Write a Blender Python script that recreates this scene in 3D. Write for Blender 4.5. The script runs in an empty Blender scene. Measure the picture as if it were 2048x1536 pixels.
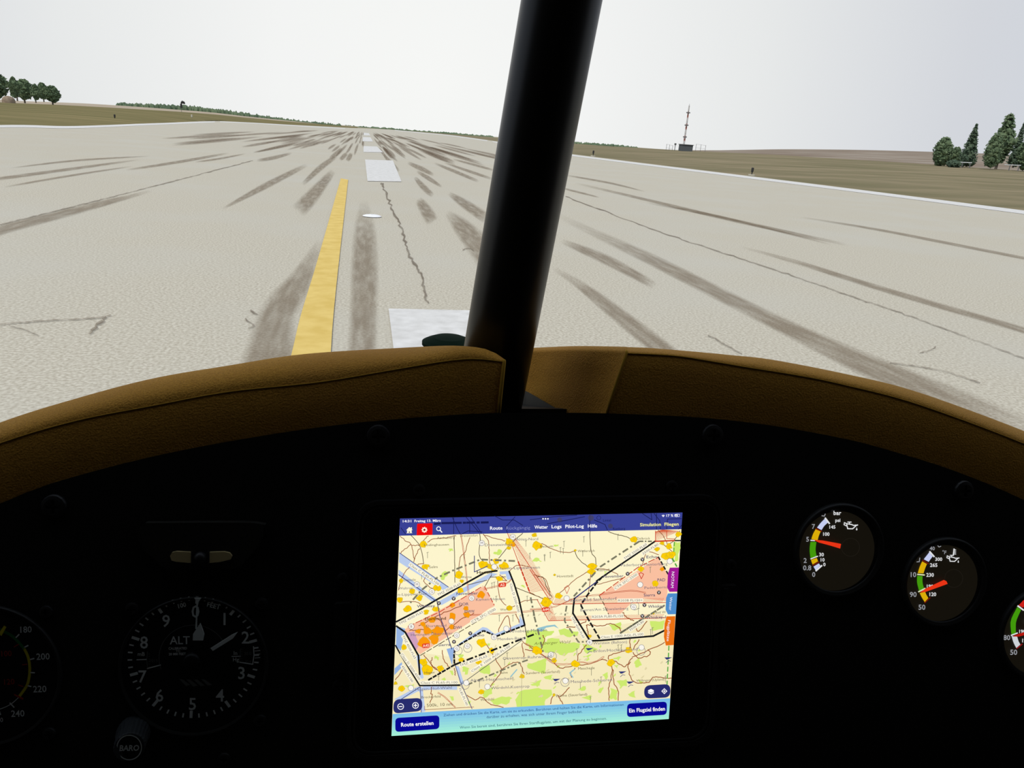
import bpy, math, random
from mathutils import Vector, Matrix
random.seed(7)
R = math.radians
scene = bpy.context.scene
col = scene.collection

def lin(c):
    return tuple((v/255/12.92 if v/255 <= .04045 else ((v/255+.055)/1.055)**2.4) for v in c)

# ------------------------------------------------------------------ camera
F = 1450.0                      # focal length in pixels of the 2048 x 1536 frame
EYE = Vector((0, 0, 1.6))       # eye above the pavement
def hor(x): return 254.5 + .075*(x-740)          # horizon line in the photograph
def cdir(px, py): return Vector(((px-1024)/F, (768-py)/F, 1.0))   # right, up, forward
_u = cdir(1800, hor(1800)).cross(cdir(200, hor(200))); _u.normalize()
if _u.y < 0: _u = -_u
_g = cdir(728, hor(728)).normalized()
_r = _g.cross(_u)
if _r.x < 0: _r = -_r
RW = Matrix((_r, _g, _u))       # camera coords (right, up, forward) -> world X right, Y runway, Z up
def ray(px, py): return RW @ cdir(px, py)
def at(px, py, depth): return EYE + ray(px, py)*depth
def ground(px, py, z=0.0):
    d = ray(px, py); return EYE + d*((z-EYE.z)/d.z)
def dist(px, py, d):            # point on the pixel's line of sight at horizontal distance d
    r = ray(px, py); return EYE + r*(d/math.hypot(r.x, r.y))

cam_d = bpy.data.cameras.new('camera'); cam = bpy.data.objects.new('camera', cam_d); col.objects.link(cam)
cam_d.sensor_fit = 'HORIZONTAL'; cam_d.sensor_width = 36; cam_d.lens = 36*F/2048
cam_d.clip_start = .01; cam_d.clip_end = 20000
_m = Matrix.Identity(4)
for i, v in enumerate((Vector((1, 0, 0)), Vector((0, 1, 0)), Vector((0, 0, -1)))):
    w = RW @ v
    for j in range(3): _m[j][i] = w[j]
_m.translation = EYE
cam.matrix_world = _m
scene.camera = cam

# ------------------------------------------------------------------ sky, sun, exposure
vs = scene.view_settings
vs.view_transform = 'Standard'; vs.look = 'None'; vs.exposure = 0; vs.gamma = 1; vs.use_curve_mapping = False
world = bpy.data.worlds.new('hazy_sky'); scene.world = world; world.use_nodes = True
nt = world.node_tree; nt.nodes.clear()
def N(t, k, **kw):
    n = t.nodes.new(k)
    for a, b in kw.items(): setattr(n, a, b)
    return n
out = N(nt, 'ShaderNodeOutputWorld'); bg = N(nt, 'ShaderNodeBackground')
geo = N(nt, 'ShaderNodeTexCoord')
dot = N(nt, 'ShaderNodeVectorMath', operation='DOT_PRODUCT')
glow = ray(860, 170).normalized()                 # the bright, hazy side of the sky
dot.inputs[1].default_value = glow
nrm = N(nt, 'ShaderNodeVectorMath', operation='NORMALIZE')
nt.links.new(geo.outputs['Generated'], nrm.inputs[0]); nt.links.new(nrm.outputs[0], dot.inputs[0])
ac = N(nt, 'ShaderNodeMath', operation='ARCCOSINE'); nt.links.new(dot.outputs['Value'], ac.inputs[0])
mr = N(nt, 'ShaderNodeMapRange'); mr.inputs['From Max'].default_value = math.pi; nt.links.new(ac.outputs[0], mr.inputs['Value'])
ramp = N(nt, 'ShaderNodeValToRGB'); nt.links.new(mr.outputs[0], ramp.inputs[0])
cr = ramp.color_ramp; cr.elements[0].position = 0; cr.elements[0].color = (*lin((246, 247, 245)), 1)
cr.elements[1].position = 1; cr.elements[1].color = (*lin((178, 192, 212)), 1)
for p, c in ((.06, (243, 244, 243)), (.13, (231, 233, 233)), (.20, (211, 214, 220)), (.35, (192, 202, 218))):
    e = cr.elements.new(p); e.color = (*lin(c), 1)
nt.links.new(ramp.outputs[0], bg.inputs[0]); bg.inputs[1].default_value = 1.0
nt.links.new(bg.outputs[0], out.inputs[0])
sun_d = bpy.data.lights.new('sun_offscreen', 'SUN'); sun_d.energy = 2.1; sun_d.angle = R(8); sun_d.color = (1, .95, .86)
sun = bpy.data.objects.new('sun_offscreen', sun_d); col.objects.link(sun)
sun.rotation_euler = Vector((-.45, -.55, .95)).to_track_quat('Z', 'Y').to_euler()   # high, behind the left shoulder

# ------------------------------------------------------------------ helpers
def tag(o, label=None, cat=None, group=None, kind=None):
    if label: o['label'] = label
    if cat: o['category'] = cat
    if group: o['group'] = group
    if kind: o['kind'] = kind
    return o
def empty(name, mat=None, loc=None):
    o = bpy.data.objects.new(name, None); col.objects.link(o); o.empty_display_size = .02
    if mat is not None: o.matrix_world = mat
    if loc is not None: o.location = loc
    return o
def mesh(name, verts, faces, mat, parent=None, smooth=False, attr=None):
    me = bpy.data.meshes.new(name); me.from_pydata([tuple(v) for v in verts], [], faces); me.update()
    if mat: me.materials.append(mat)
    if smooth: me.polygons.foreach_set('use_smooth', [True]*len(me.polygons))
    if attr is not None:
        a = me.attributes.new('cover', 'FLOAT', 'POINT'); a.data.foreach_set('value', attr)
    o = bpy.data.objects.new(name, me); col.objects.link(o)
    if parent: o.parent = parent
    return o
def clone(o, parent, loc=None):
    c = bpy.data.objects.new(o.name.split('.')[0], o.data); col.objects.link(c); c.parent = parent
    if loc is not None: c.location = loc
    return c
class MB:
    def __init__(s): s.v = []; s.f = []
    def add(s, vs_, fs):
        b = len(s.v); s.v += [Vector(v) for v in vs_]; s.f += [tuple(i+b for i in f) for f in fs]
    def box(s, c, h, m=None):
        m = m or Matrix.Identity(3); c = Vector(c)
        vs_ = [c + m @ Vector((x*h[0], y*h[1], z*h[2])) for x in (-1, 1) for y in (-1, 1) for z in (-1, 1)]
        s.add(vs_, [(0, 1, 3, 2), (4, 6, 7, 5), (0, 4, 5, 1), (2, 3, 7, 6), (0, 2, 6, 4), (1, 5, 7, 3)])
    def tube(s, pts, rad, n=8, caps=True):
        pts = [Vector(p) for p in pts]; rads = rad if isinstance(rad, (list, tuple)) else [rad]*len(pts)
        rings = []; ref = None
        for i, p in enumerate(pts):
            t = (pts[min(i+1, len(pts)-1)] - pts[max(i-1, 0)]).normalized()
            if ref is None: ref = t.orthogonal().normalized()
            a = (ref - t*ref.dot(t)).normalized(); b = t.cross(a); ref = a
            rings.append([p + (a*math.cos(2*math.pi*k/n) + b*math.sin(2*math.pi*k/n))*rads[i] for k in range(n)])
        s.loft(rings, True, caps)
    def loft(s, rings, closed=False, caps=False):
        n = len(rings[0]); vs_ = [v for r in rings for v in r]; fs = []
        for i in range(len(rings)-1):
            for k in range(n if closed else n-1):
                fs.append((i*n+k, i*n+(k+1) % n, (i+1)*n+(k+1) % n, (i+1)*n+k))
        if caps: fs += [tuple(range(n-1, -1, -1)), tuple(range((len(rings)-1)*n, len(rings)*n))]
        s.add(vs_, fs)
    def lathe(s, prof, n=48, c=(0, 0), axis=None):
        rings = [[Vector((c[0]+r*math.cos(2*math.pi*k/n), c[1]+r*math.sin(2*math.pi*k/n), w)) for k in range(n)] for r, w in prof]
        s.loft(rings, True, False)
    def build(s, name, mat, parent=None, smooth=False): return mesh(name, s.v, s.f, mat, parent, smooth)

def pbsdf(name, c, rough=.8, metal=0, spec=.3, emit=None):
    m = bpy.data.materials.new(name); m.use_nodes = True
    b = m.node_tree.nodes['Principled BSDF']
    b.inputs['Base Color'].default_value = (*c, 1); b.inputs['Roughness'].default_value = rough
    b.inputs['Metallic'].default_value = metal; b.inputs['Specular IOR Level'].default_value = spec
    if emit: b.inputs['Emission Color'].default_value = (*emit, 1); b.inputs['Emission Strength'].default_value = 1
    return m
def noise_mat(name, c1, c2, scale, rough=.9, spec=.2, bump=0, scale2=None, detail=6, stretch=(1, 1, 1), lo=.35, hi=.65, c3=None):
    m = pbsdf(name, c1, rough, 0, spec); t = m.node_tree; b = t.nodes['Principled BSDF']
    tc = N(t, 'ShaderNodeTexCoord'); mp = N(t, 'ShaderNodeMapping'); mp.inputs['Scale'].default_value = stretch
    t.links.new(tc.outputs['Object'], mp.inputs[0])
    n1 = N(t, 'ShaderNodeTexNoise'); n1.inputs['Scale'].default_value = scale; n1.inputs['Detail'].default_value = detail
    t.links.new(mp.outputs[0], n1.inputs['Vector'])
    rp = N(t, 'ShaderNodeValToRGB'); rp.color_ramp.elements[0].position = lo; rp.color_ramp.elements[1].position = hi
    rp.color_ramp.elements[0].color = (*c1, 1); rp.color_ramp.elements[1].color = (*c2, 1)
    t.links.new(n1.outputs['Fac'], rp.inputs[0]); last = rp.outputs[0]
    if scale2:
        n2 = N(t, 'ShaderNodeTexNoise'); n2.inputs['Scale'].default_value = scale2; n2.inputs['Detail'].default_value = 3
        t.links.new(mp.outputs[0], n2.inputs['Vector'])
        mx = N(t, 'ShaderNodeMix', data_type='RGBA', blend_type='MIX'); mx.inputs['B'].default_value = (*(c3 or c2), 1)
        r2 = N(t, 'ShaderNodeMapRange'); r2.inputs['From Min'].default_value = .45; r2.inputs['From Max'].default_value = .75
        r2.inputs['To Max'].default_value = .7
        t.links.new(n2.outputs['Fac'], r2.inputs['Value']); t.links.new(r2.outputs[0], mx.inputs['Factor'])
        t.links.new(last, mx.inputs['A']); last = mx.outputs['Result']
    t.links.new(last, b.inputs['Base Color'])
    if bump:
        bp = N(t, 'ShaderNodeBump'); bp.inputs['Strength'].default_value = bump; bp.inputs['Distance'].default_value = .002
        t.links.new(n1.outputs['Fac'], bp.inputs['Height']); t.links.new(bp.outputs[0], b.inputs['Normal'])
    return m
_em = {}
def emat(c, k=1.0):
    key = (tuple(c), k)
    if key not in _em:
        m = bpy.data.materials.new('backlit_%d_%d_%d' % tuple(c)); m.use_nodes = True; t = m.node_tree; t.nodes.clear()
        o = N(t, 'ShaderNodeOutputMaterial'); e = N(t, 'ShaderNodeEmission')
        e.inputs[0].default_value = (*lin(c), 1); e.inputs[1].default_value = k; t.links.new(e.outputs[0], o.inputs[0])
        _em[key] = m
    return _em[key]
def mark_mat(name, c, a):
    m = pbsdf(name, c, .95, 0, .1); t = m.node_tree; b = t.nodes['Principled BSDF']; o = t.nodes['Material Output']
    at_ = N(t, 'ShaderNodeAttribute'); at_.attribute_name = 'cover'
    tc = N(t, 'ShaderNodeTexCoord'); nz = N(t, 'ShaderNodeTexNoise'); nz.inputs['Scale'].default_value = 3; nz.inputs['Detail'].default_value = 5
    mp_ = N(t, 'ShaderNodeMapping'); mp_.inputs['Scale'].default_value = (4, .5, 1); t.links.new(tc.outputs['Object'], mp_.inputs[0]); t.links.new(mp_.outputs[0], nz.inputs['Vector'])
    mr_ = N(t, 'ShaderNodeMapRange'); mr_.inputs['From Min'].default_value = .25; mr_.inputs['From Max'].default_value = .6
    mr_.inputs['To Min'].default_value = a*.35; mr_.inputs['To Max'].default_value = a
    t.links.new(nz.outputs['Fac'], mr_.inputs['Value'])
    mu = N(t, 'ShaderNodeMath', operation='MULTIPLY'); t.links.new(at_.outputs['Fac'], mu.inputs[0]); t.links.new(mr_.outputs[0], mu.inputs[1])
    tr = N(t, 'ShaderNodeBsdfTransparent'); mx = N(t, 'ShaderNodeMixShader')
    t.links.new(mu.outputs[0], mx.inputs[0]); t.links.new(tr.outputs[0], mx.inputs[1]); t.links.new(b.outputs[0], mx.inputs[2])
    t.links.new(mx.outputs[0], o.inputs['Surface'])
    return m
def interp(pts, n):             # smooth resampling of a polyline (Catmull-Rom, by chord length)
    P = [Vector(p) for p in pts]; L = [0]
    for a, b in zip(P, P[1:]): L.append(L[-1] + (b-a).length)
    res = []
    for i in range(n):
        s = L[-1]*i/(n-1); k = 0
        while k < len(P)-2 and s > L[k+1]: k += 1
        t = (s-L[k])/max(L[k+1]-L[k], 1e-9)
        p0, p1, p2, p3 = P[max(k-1, 0)], P[k], P[k+1], P[min(k+2, len(P)-1)]
        q = p1 + ((p2-p0)*t + (2*p0-5*p1+4*p2-p3)*t*t + (3*p1-p0-3*p2+p3)*t**3)*.5
        res.append(q)
    return res

# ------------------------------------------------------------------ materials of the place
concrete = noise_mat('pale_concrete', (.42, .38, .30), (.60, .565, .47), 40, .95, .1, scale2=.3, c3=(.52, .50, .435), detail=7, lo=.37, hi=.63)
grass_m = noise_mat('dry_grass', (.15, .14, .065), (.26, .215, .11), .12, 1, 0, scale2=.5, c3=(.17, .15, .075), stretch=(.35, 1, 1))
grass_m2 = noise_mat('dry_verge_grass', (.19, .17, .10), (.29, .24, .155), .12, 1, 0, scale2=.45, c3=(.17, .155, .095), stretch=(.4, 1.2, 1))
tan_m = noise_mat('tan_field', (.40, .33, .25), (.47, .40, .31), .05, 1, 0)
hill_m = noise_mat('ploughed_hill', (.22, .17, .13), (.30, .25, .20), .06, 1, 0, scale2=.12, c3=(.38, .34, .29), stretch=(.4, 1, 1))
far_m = noise_mat('far_plain', (.32, .30, .20), (.40, .36, .26), .01, 1, 0)
white_p = noise_mat('white_paint', (.60, .59, .565), (.72, .71, .69), 6, .9, .1)
yellow_p = noise_mat('yellow_paint', (.66, .47, .13), (.74, .55, .18), 5, .9, .1)
mark_m = mark_mat('tyre_rubber', (.22, .16, .10), .46)
mark_m2 = mark_mat('worn_tyre_rubber', (.22, .16, .105), .46)
crack_m = mark_mat('crack_shadow', (.18, .14, .10), .62)  # crack lines laid flat, the shadow in their gaps put into the colour

# ------------------------------------------------------------------ the airfield
def grid_loft(name, rows, mat, n=60, sub=14, kind='structure', ease=1.0):
    rows = [interp(r, n) for r in rows]; full = []
    for a, b in zip(rows, rows[1:]):
        for k in range(sub):
            full.append([p.lerp(q, k/sub) for p, q in zip(a, b)])
    full.append(rows[-1]); m = MB(); m.loft(full); o = m.build(name, mat, None, True); tag(o, kind=kind); return o

plain = mesh('plain', [(-6000, -300, -.12), (6000, -300, -.12), (6000, 9000, -.12), (-6000, 9000, -.12)], [(0, 1, 2, 3)], far_m)
tag(plain, 'flat dry plain running out to the horizon', 'ground', kind='structure')
left_edge = [(-400, 270), (-150, 259), (0, 251), (140, 253), (290, 247.5), (430, 242), (500, 245), (590, 250), (660, 253.5), (715, 256.5)]
right_edge = [(2500, 478), (2048, 420), (1800, 389), (1500, 352), (1150, 309), (1060, 295), (985, 281.5), (900, 270), (850, 265.2), (780, 259)]
lp = interp([ground(*p) for p in left_edge], 60); rp = interp([ground(*p) for p in right_edge], 60)
lp = [Vector((lp[0].x-6, -30, 0))] + lp; rp = [Vector((rp[0].x+3, -30, 0))] + rp
rv = []; rf = []
for a, b in zip(lp, rp):
    for k in range(9): rv.append(a.lerp(b, k/8))
for i in range(len(lp)-1):
    for k in range(8): rf.append((i*9+k, i*9+k+1, (i+1)*9+k+1, (i+1)*9+k))
runway = mesh('runway', rv, rf, concrete)
tag(runway, 'pale concrete runway stretching ahead of the cockpit', 'runway', kind='structure')

def strip(name, px_pts, widths, mat, z, soft=True, n=24, parent=runway):
    """a mark lying on the pavement: centre line and width taken along the line of sight"""
    pts = [Vector((p[0], p[1], w)) for p, w in zip(px_pts, widths)]
    q = interp(pts, n) if len(pts) > 1 else pts
    v = []; f = []; a = []; prof = ((-.5, 0), (-.28, 1), (0, 1), (.28, 1), (.5, 0)) if soft else ((-.5, 1), (.5, 1))
    for i, p in enumerate(q):
        d = (q[min(i+1, n-1)] - q[max(i-1, 0)]); d = Vector((d.x, d.y)); d.normalize(); nn = Vector((-d.y, d.x))
        for s, al in prof:
            v.append(ground(p.x+nn.x*s*p.z, p.y+nn.y*s*p.z, z)); e = min(i, n-1-i)/(n*.22)
            a.append(al*min(1, e) if soft else 1)
    k = len(prof)
    for i in range(n-1):
        for j in range(k-1): f.append((i*k+j, i*k+j+1, (i+1)*k+j+1, (i+1)*k+j))
    return mesh(name, v, f, mat, parent, attr=a)
def patch(name, px_pts, mat, z, parent=runway):
    return mesh(name, [ground(*p, z) for p in px_pts], [tuple(range(len(px_pts)))], mat, parent)

# painted lines
patch('centreline_stripe', [(777, 617), (1014, 622), (1060, 760), (795, 760)], white_p, .012)
patch('centreline_stripe', [(730, 319), (786, 321), (803, 363), (735, 362)], white_p, .012)
patch('centreline_stripe', [(727, 292), (754, 293), (766, 304.5), (727, 304)], white_p, .012)
patch('centreline_stripe', [(726, 274), (741, 274.5), (746, 283), (725, 282.5)], white_p, .012)
patch('centreline_stripe', [(727, 265.5), (737, 266), (741, 271), (727, 270.5)], white_p, .012)
strip('taxi_line', [(689, 358), (655, 530), (633, 640), (622, 712), (600, 840)], [15, 44, 66, 78, 100], yellow_p, .014, False, 30)
strip('edge_line', [(-300, 263.5), (0, 252.5), (140, 254.3), (290, 248.8), (430, 243.6)], [6, 5, 4.5, 3.5, 2], white_p, .012, False, 40)
strip('edge_line', [(440, 243.5), (520, 247), (600, 252), (690, 257)], [1.5, 1.5, 1.5, 1.2], white_p, .012, False, 30)
strip('edge_line', [(2300, 457), (2048, 424.5), (1800, 392.5), (1500, 355), (1150, 311.5), (1060, 297.5), (985, 283)], [8, 7, 5.5, 4.4, 2.6, 2, 1.5], white_p, .012, False, 50)
strip('edge_line', [(975, 281.5), (900, 271), (850, 266.2), (790, 260.5)], [1.6, 1.4, 1.3, 1], white_p, .012, False, 30)

# tyre marks
tm = [([(20, 336), (150, 321), (300, 312)], [2, 4, 2]), ([(-60, 365), (0, 357), (140, 338), (280, 319)], [7, 7, 6, 3]),
 ([(7, 374), (140, 351), (267, 332)], [3, 4, 2]), ([(251, 340), (350, 325), (458, 306)], [3, 6, 4]), ([(390, 324), (440, 317), (492, 307)], [3, 4, 2]),
 ([(513, 321), (545, 316), (584, 306)], [5, 8, 4]), ([(506, 305), (550, 296), (595, 287)], [3, 5, 4]),
 ([(-80, 490), (0, 460), (150, 421), (304, 381)], [24, 20, 16, 5]), ([(444, 418), (530, 372), (615, 329)], [4, 13, 8]),
 ([(605, 369), (640, 336), (673, 312)], [8, 12, 8]), ([(595, 424), (628, 388), (667, 341)], [32, 27, 12]),
 ([(640, 480), (600, 560), (555, 630), (538, 715), (510, 830)], [12, 45, 72, 100, 140]),
 ([(727, 400), (729, 450), (729, 520), (728, 600), (724, 700), (720, 800)], [15, 40, 52, 54, 56, 60]),
 ([(836, 398), (850, 418), (866, 444)], [14, 24, 26]), ([(893, 424), (925, 455), (965, 500), (1010, 560)], [12, 36, 50, 60]),
 ([(897, 386), (930, 408), (975, 438)], [8, 19, 22]), ([(829, 354), (845, 372), (866, 392)], [6, 12, 10]),
 ([(833, 342), (858, 357), (884, 374)], [5, 9, 4]), ([(815, 325), (842, 337), (868, 350)], [6, 10, 6]),
 ([(868, 326), (910, 343), (958, 363)], [4, 7, 6]), ([(767, 309), (781, 325), (797, 344)], [5, 9, 10]),
 ([(888, 325), (940, 343), (985, 358)], [3, 6, 5]), ([(905, 318), (950, 330), (990, 341)], [3, 5, 4]),
 ([(1110, 428), (1180, 462), (1311, 523), (1542, 639), (1735, 730), (1928, 812), (2100, 890)], [10, 16, 24, 30, 46, 60, 74]),
 ([(1123, 482), (1210, 518), (1312, 572)], [10, 20, 16]), ([(1105, 535), (1160, 570), (1220, 616), (1330, 704), (1400, 770)], [8, 18, 28, 38, 44]),
 ([(1150, 366), (1300, 401), (1470, 441), (1697, 490)], [4, 6, 7, 6]), ([(1291, 405), (1400, 425), (1494, 446), (1663, 489)], [3, 5, 4, 3]),
 ([(1480, 493), (1600, 526), (1783, 583), (2048, 660), (2200, 706)], [4, 9, 11, 13, 13]), ([(1600, 434), (1750, 458), (1900, 487), (2150, 536)], [3, 5, 6, 6]),
 ([(1130, 350), (1220, 366), (1290, 383)], [3, 4, 2]), ([(1120, 375), (1160, 385), (1200, 395)], [3, 4, 2]),
 ([(660, 318), (672, 308), (684, 296)], [8, 10, 6]), ([(680, 320), (688, 312), (694, 306)], [7, 9, 6]), ([(694, 322), (699, 314), (703, 306)], [7, 10, 6])]
for p, w in tm: strip('tyre_mark', p, [x*1.12 for x in w], mark_m, .006 + random.random()*.004)
rr = random.Random(3)
for i in range(170):                                       # the touchdown zone further out
    y = 255 + 13 + 38*rr.random()**1.6; k = (y-255)
    x = 735 + rr.gauss(0, 1)*k*3.4
    if abs(x-742) < k*.45: continue
    dx = (x-728)/(y-hor(728)); ln = k*(.12+.22*rr.random()); yy = y + (x-735)*.075
    if yy > 338: continue
    strip('tyre_mark', [(x-dx*ln, yy-ln*(1+.075*dx)), (x+rr.uniform(-1, 1), yy), (x+dx*ln, yy+ln*(1+.075*dx))], [k*.06, k*.11+.8, k*.06], mark_m2, .005+rr.random()*.004, n=8)
# cracks
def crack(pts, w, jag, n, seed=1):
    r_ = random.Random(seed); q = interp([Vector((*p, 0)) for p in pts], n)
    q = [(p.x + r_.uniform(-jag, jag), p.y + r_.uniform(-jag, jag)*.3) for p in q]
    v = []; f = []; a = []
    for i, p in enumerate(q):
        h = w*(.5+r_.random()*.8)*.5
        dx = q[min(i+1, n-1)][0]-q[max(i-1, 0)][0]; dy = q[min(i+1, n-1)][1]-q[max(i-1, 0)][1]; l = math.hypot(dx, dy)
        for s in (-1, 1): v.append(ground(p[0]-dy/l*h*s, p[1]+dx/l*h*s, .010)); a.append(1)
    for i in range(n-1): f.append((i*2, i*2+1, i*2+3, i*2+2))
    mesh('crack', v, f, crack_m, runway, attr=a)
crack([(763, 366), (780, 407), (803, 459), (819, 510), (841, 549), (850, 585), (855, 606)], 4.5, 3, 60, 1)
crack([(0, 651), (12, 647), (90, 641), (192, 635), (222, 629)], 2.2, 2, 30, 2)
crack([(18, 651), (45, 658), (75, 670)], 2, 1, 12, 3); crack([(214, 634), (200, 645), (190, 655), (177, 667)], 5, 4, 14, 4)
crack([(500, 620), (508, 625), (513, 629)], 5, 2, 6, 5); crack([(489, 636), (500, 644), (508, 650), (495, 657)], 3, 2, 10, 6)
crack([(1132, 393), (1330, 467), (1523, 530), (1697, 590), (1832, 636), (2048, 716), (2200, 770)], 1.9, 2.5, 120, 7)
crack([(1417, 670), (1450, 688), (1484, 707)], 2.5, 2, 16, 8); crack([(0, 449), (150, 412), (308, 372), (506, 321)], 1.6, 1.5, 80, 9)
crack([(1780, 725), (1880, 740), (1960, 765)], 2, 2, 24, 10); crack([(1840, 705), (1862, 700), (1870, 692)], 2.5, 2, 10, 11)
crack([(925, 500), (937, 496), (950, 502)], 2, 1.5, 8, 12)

# grass and fields
grid_loft('verge_grass_field', [[ground(*p, -.01) for p in left_edge], [dist(x, y, d) for x, y, d in ((-400, 180, 230), (-150, 195, 260), (0, 205, 280), (100, 209, 300), (200, 214, 330), (350, 223, 420), (430, 229, 480), (500, 236, 560), (600, 245, 800), (715, 254, 1500))]], grass_m)
grid_loft('tan_field', [[dist(x, y, d) for x, y, d in ((-400, 181, 231), (-150, 196, 261), (0, 206, 281), (100, 210, 301), (200, 215, 331), (350, 224, 421), (430, 230, 481), (500, 236.5, 561), (600, 245.5, 801), (715, 254.3, 1501))],
   [dist(x, y, d) for x, y, d in ((-400, 170, 600), (-150, 188, 600), (0, 200, 600), (100, 204, 620), (200, 208.5, 650), (350, 219, 750), (430, 225.5, 800), (500, 233.5, 900), (600, 243.2, 1200), (715, 252.8, 2000))]], tan_m)
grid_loft('verge_grass_field', [[ground(*p, -.01) for p in right_edge], [dist(x, y, d) for x, y, d in ((2500, 382, 170), (2048, 341, 190), (1860, 329, 200), (1700, 318, 210), (1500, 307, 220), (1370, 301, 230), (1250, 294, 260), (1150, 287.5, 320), (985, 275, 900), (840, 263, 2000))]], grass_m2)
grid_loft('ploughed_hill', [[dist(x, y, d) for x, y, d in ((2500, 390, 210), (2048, 345, 225), (1860, 333, 235), (1700, 321, 240), (1500, 309, 260), (1390, 304, 300), (1340, 301, 400))],
   [dist(x, y, d) for x, y, d in ((2500, 340, 520), (2048, 311, 520), (1860, 303.5, 520), (1700, 299.5, 520), (1560, 298.5, 520), (1450, 300.5, 520), (1340, 300, 520))],
   [dist(x, y, d) for x, y, d in ((2500, 350, 700), (2048, 325, 700), (1860, 318, 700), (1700, 312, 700), (1560, 309, 700), (1450, 309, 700), (1340, 306, 700))]], hill_m)

# ------------------------------------------------------------------ trees, mast, markers
leaf_m = noise_mat('leaf_green', (.10, .15, .085), (.16, .21, .115), .8, 1, 0)
leaf_dark = noise_mat('conifer_green', (.075, .115, .08), (.115, .155, .10), .8, 1, 0)
bark_m = noise_mat('bark', (.12, .10, .08), (.20, .17, .13), 3, 1, 0)
far_tree_m = noise_mat('far_woodland', (.11, .16, .10), (.17, .22, .13), .03, 1, 0)
def crown_mesh(w, h, z0, kind, seed, leaves=1100):
    r_ = random.Random(seed); v = []; f = []
    def rad(t):                                     # crown radius along its height, 0..1
        if kind == 'cone': return w*.5*max(.04, (1-t)**.85)*(1 if t > .12 else .7+t*2.5)
        if kind == 'open': return w*.5*(.95*math.sin(math.pi*min(1, .12+.88*t))**.6*(.84+.2*math.sin(t*10+seed)))
        return w*.5*max(.12, math.sin(math.pi*(.10+.86*t)))**.6
    lumps = []
    for k in range(26):
        t = (k+.5)/26; a = k*2.4+seed; q = rad(t)*.5
        lumps.append((Vector((math.cos(a)*q, math.sin(a)*q, z0+h*t)), max(rad(t)*.55, .12*w*(1-t)+.04*w)))
    for c, s in lumps:                              # leafy masses
        b = len(v); n1, n2 = 7, 5; s2 = min(s, h*.14)
        for i in range(n2+1):
            for j in range(n1):
                th = math.pi*i/n2; ph = 2*math.pi*j/n1; jit = .8+.4*r_.random()
                v.append(c + Vector((s*math.sin(th)*math.cos(ph), s*math.sin(th)*math.sin(ph), s2*math.cos(th)))*jit)
        for i in range(n2):
            for j in range(n1): f.append((b+i*n1+j, b+i*n1+(j+1) % n1, b+(i+1)*n1+(j+1) % n1, b+(i+1)*n1+j))
    for k in range(leaves):                         # leaf sprays round them
        t = r_.random(); a = r_.random()*6.283; q = rad(t)*(.5+.66*r_.random()**.7)
        c = Vector((math.cos(a)*q, math.sin(a)*q, z0+h*(t+.03*r_.uniform(-1, 1)))); s = w*.034*(1+1.3*r_.random()) 
        x = Vector((r_.gauss(0, 1), r_.gauss(0, 1), r_.gauss(0, 1))).normalized(); y = x.orthogonal().normalized(); b = len(v)
        v += [c-x*s-y*s*.6, c+x*s-y*s*.6, c+x*s*.8+y*s*.7, c-x*s*.6+y*s*.8]; f.append((b, b+1, b+2, b+3))
    return v, f
def tree(name, label, x0, x1, top, base, tx, d, kind, seed, group, trunk=.18, mat=None):
    p = dist(tx, base, d); r_ = ray(tx, base); s = (d/math.hypot(r_.x, r_.y))/F
    h = (base-top)*s; w = (x1-x0)*s; o = empty(name, loc=p - Vector((0, 0, .15)))
    tag(o, label, 'tree' if 'shrub' not in name else 'shrub', group)
    v, f = crown_mesh(w, h*(1-trunk), h*trunk, kind, seed)
    off = Vector((((x0+x1)/2-tx)*s*.9, 0, 0)); v = [q+off for q in v]
    mesh('crown', v, f, mat or (leaf_dark if kind == 'cone' else leaf_m), o)
    m = MB(); m.tube([(0, 0, 0), (0, 0, h*.35), (off.x, 0, h*.75)], [w*.05+.05, w*.04+.04, .04], 7); m.build('trunk', bark_m, o)
    return o
gl = 'trees beside the brown mound'
tree('broadleaf_tree', 'tallest broadleaf tree, standing behind the brown earth mound', -32, 13, 146, 194, -8, 312, 'oval', 1, gl, .06)
tree('broadleaf_tree', 'ragged broadleaf tree beside the brown earth mound', 20, 43, 157, 201, 35, 296, 'open', 2, gl)
tree('broadleaf_tree', 'widest broadleaf tree of the row, on a dark bare trunk', 38, 66, 162, 205.5, 50, 306, 'oval', 3, gl, .22)
tree('broadleaf_tree', 'small forked broadleaf tree in the middle of the row', 65, 83, 170, 205, 72, 292, 'open', 4, gl, .2)
tree('broadleaf_tree', 'light green broadleaf tree next to the forked one', 79, 97, 168, 203, 88, 306, 'oval', 5, gl, .18)
tree('broadleaf_tree', 'single broadleaf tree closing the row, apart from the rest', 95, 120, 174, 209.5, 106, 296, 'oval', 6, gl, .22)
gr_ = 'trees in front of the ploughed hill'
tree('broadleaf_tree', 'oval broadleaf tree set apart in front of the ploughed hill', 1864, 1896, 277, 329, 1878, 185, 'oval', 7, gr_, .03)
tree('broadleaf_tree', 'smallest round tree, between oval tree and wide conifer', 1895, 1917, 295, 332, 1905, 191, 'oval', 8, gr_, .05)
tree('conifer_tree', 'wide pointed conifer behind a white rail', 1914, 1949, 253, 332, 1933, 184, 'cone', 9, gr_, .06)
tree('broadleaf_tree', 'tallest ragged tree with a bare pale trunk', 1971, 2014, 234, 339, 1991, 184, 'open', 10, gr_, .16)
tree('broadleaf_tree', 'bushy tree leaning against the tallest ragged tree', 1964, 1993, 272, 333, 1978, 174, 'oval', 11, gr_, .04)
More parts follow.
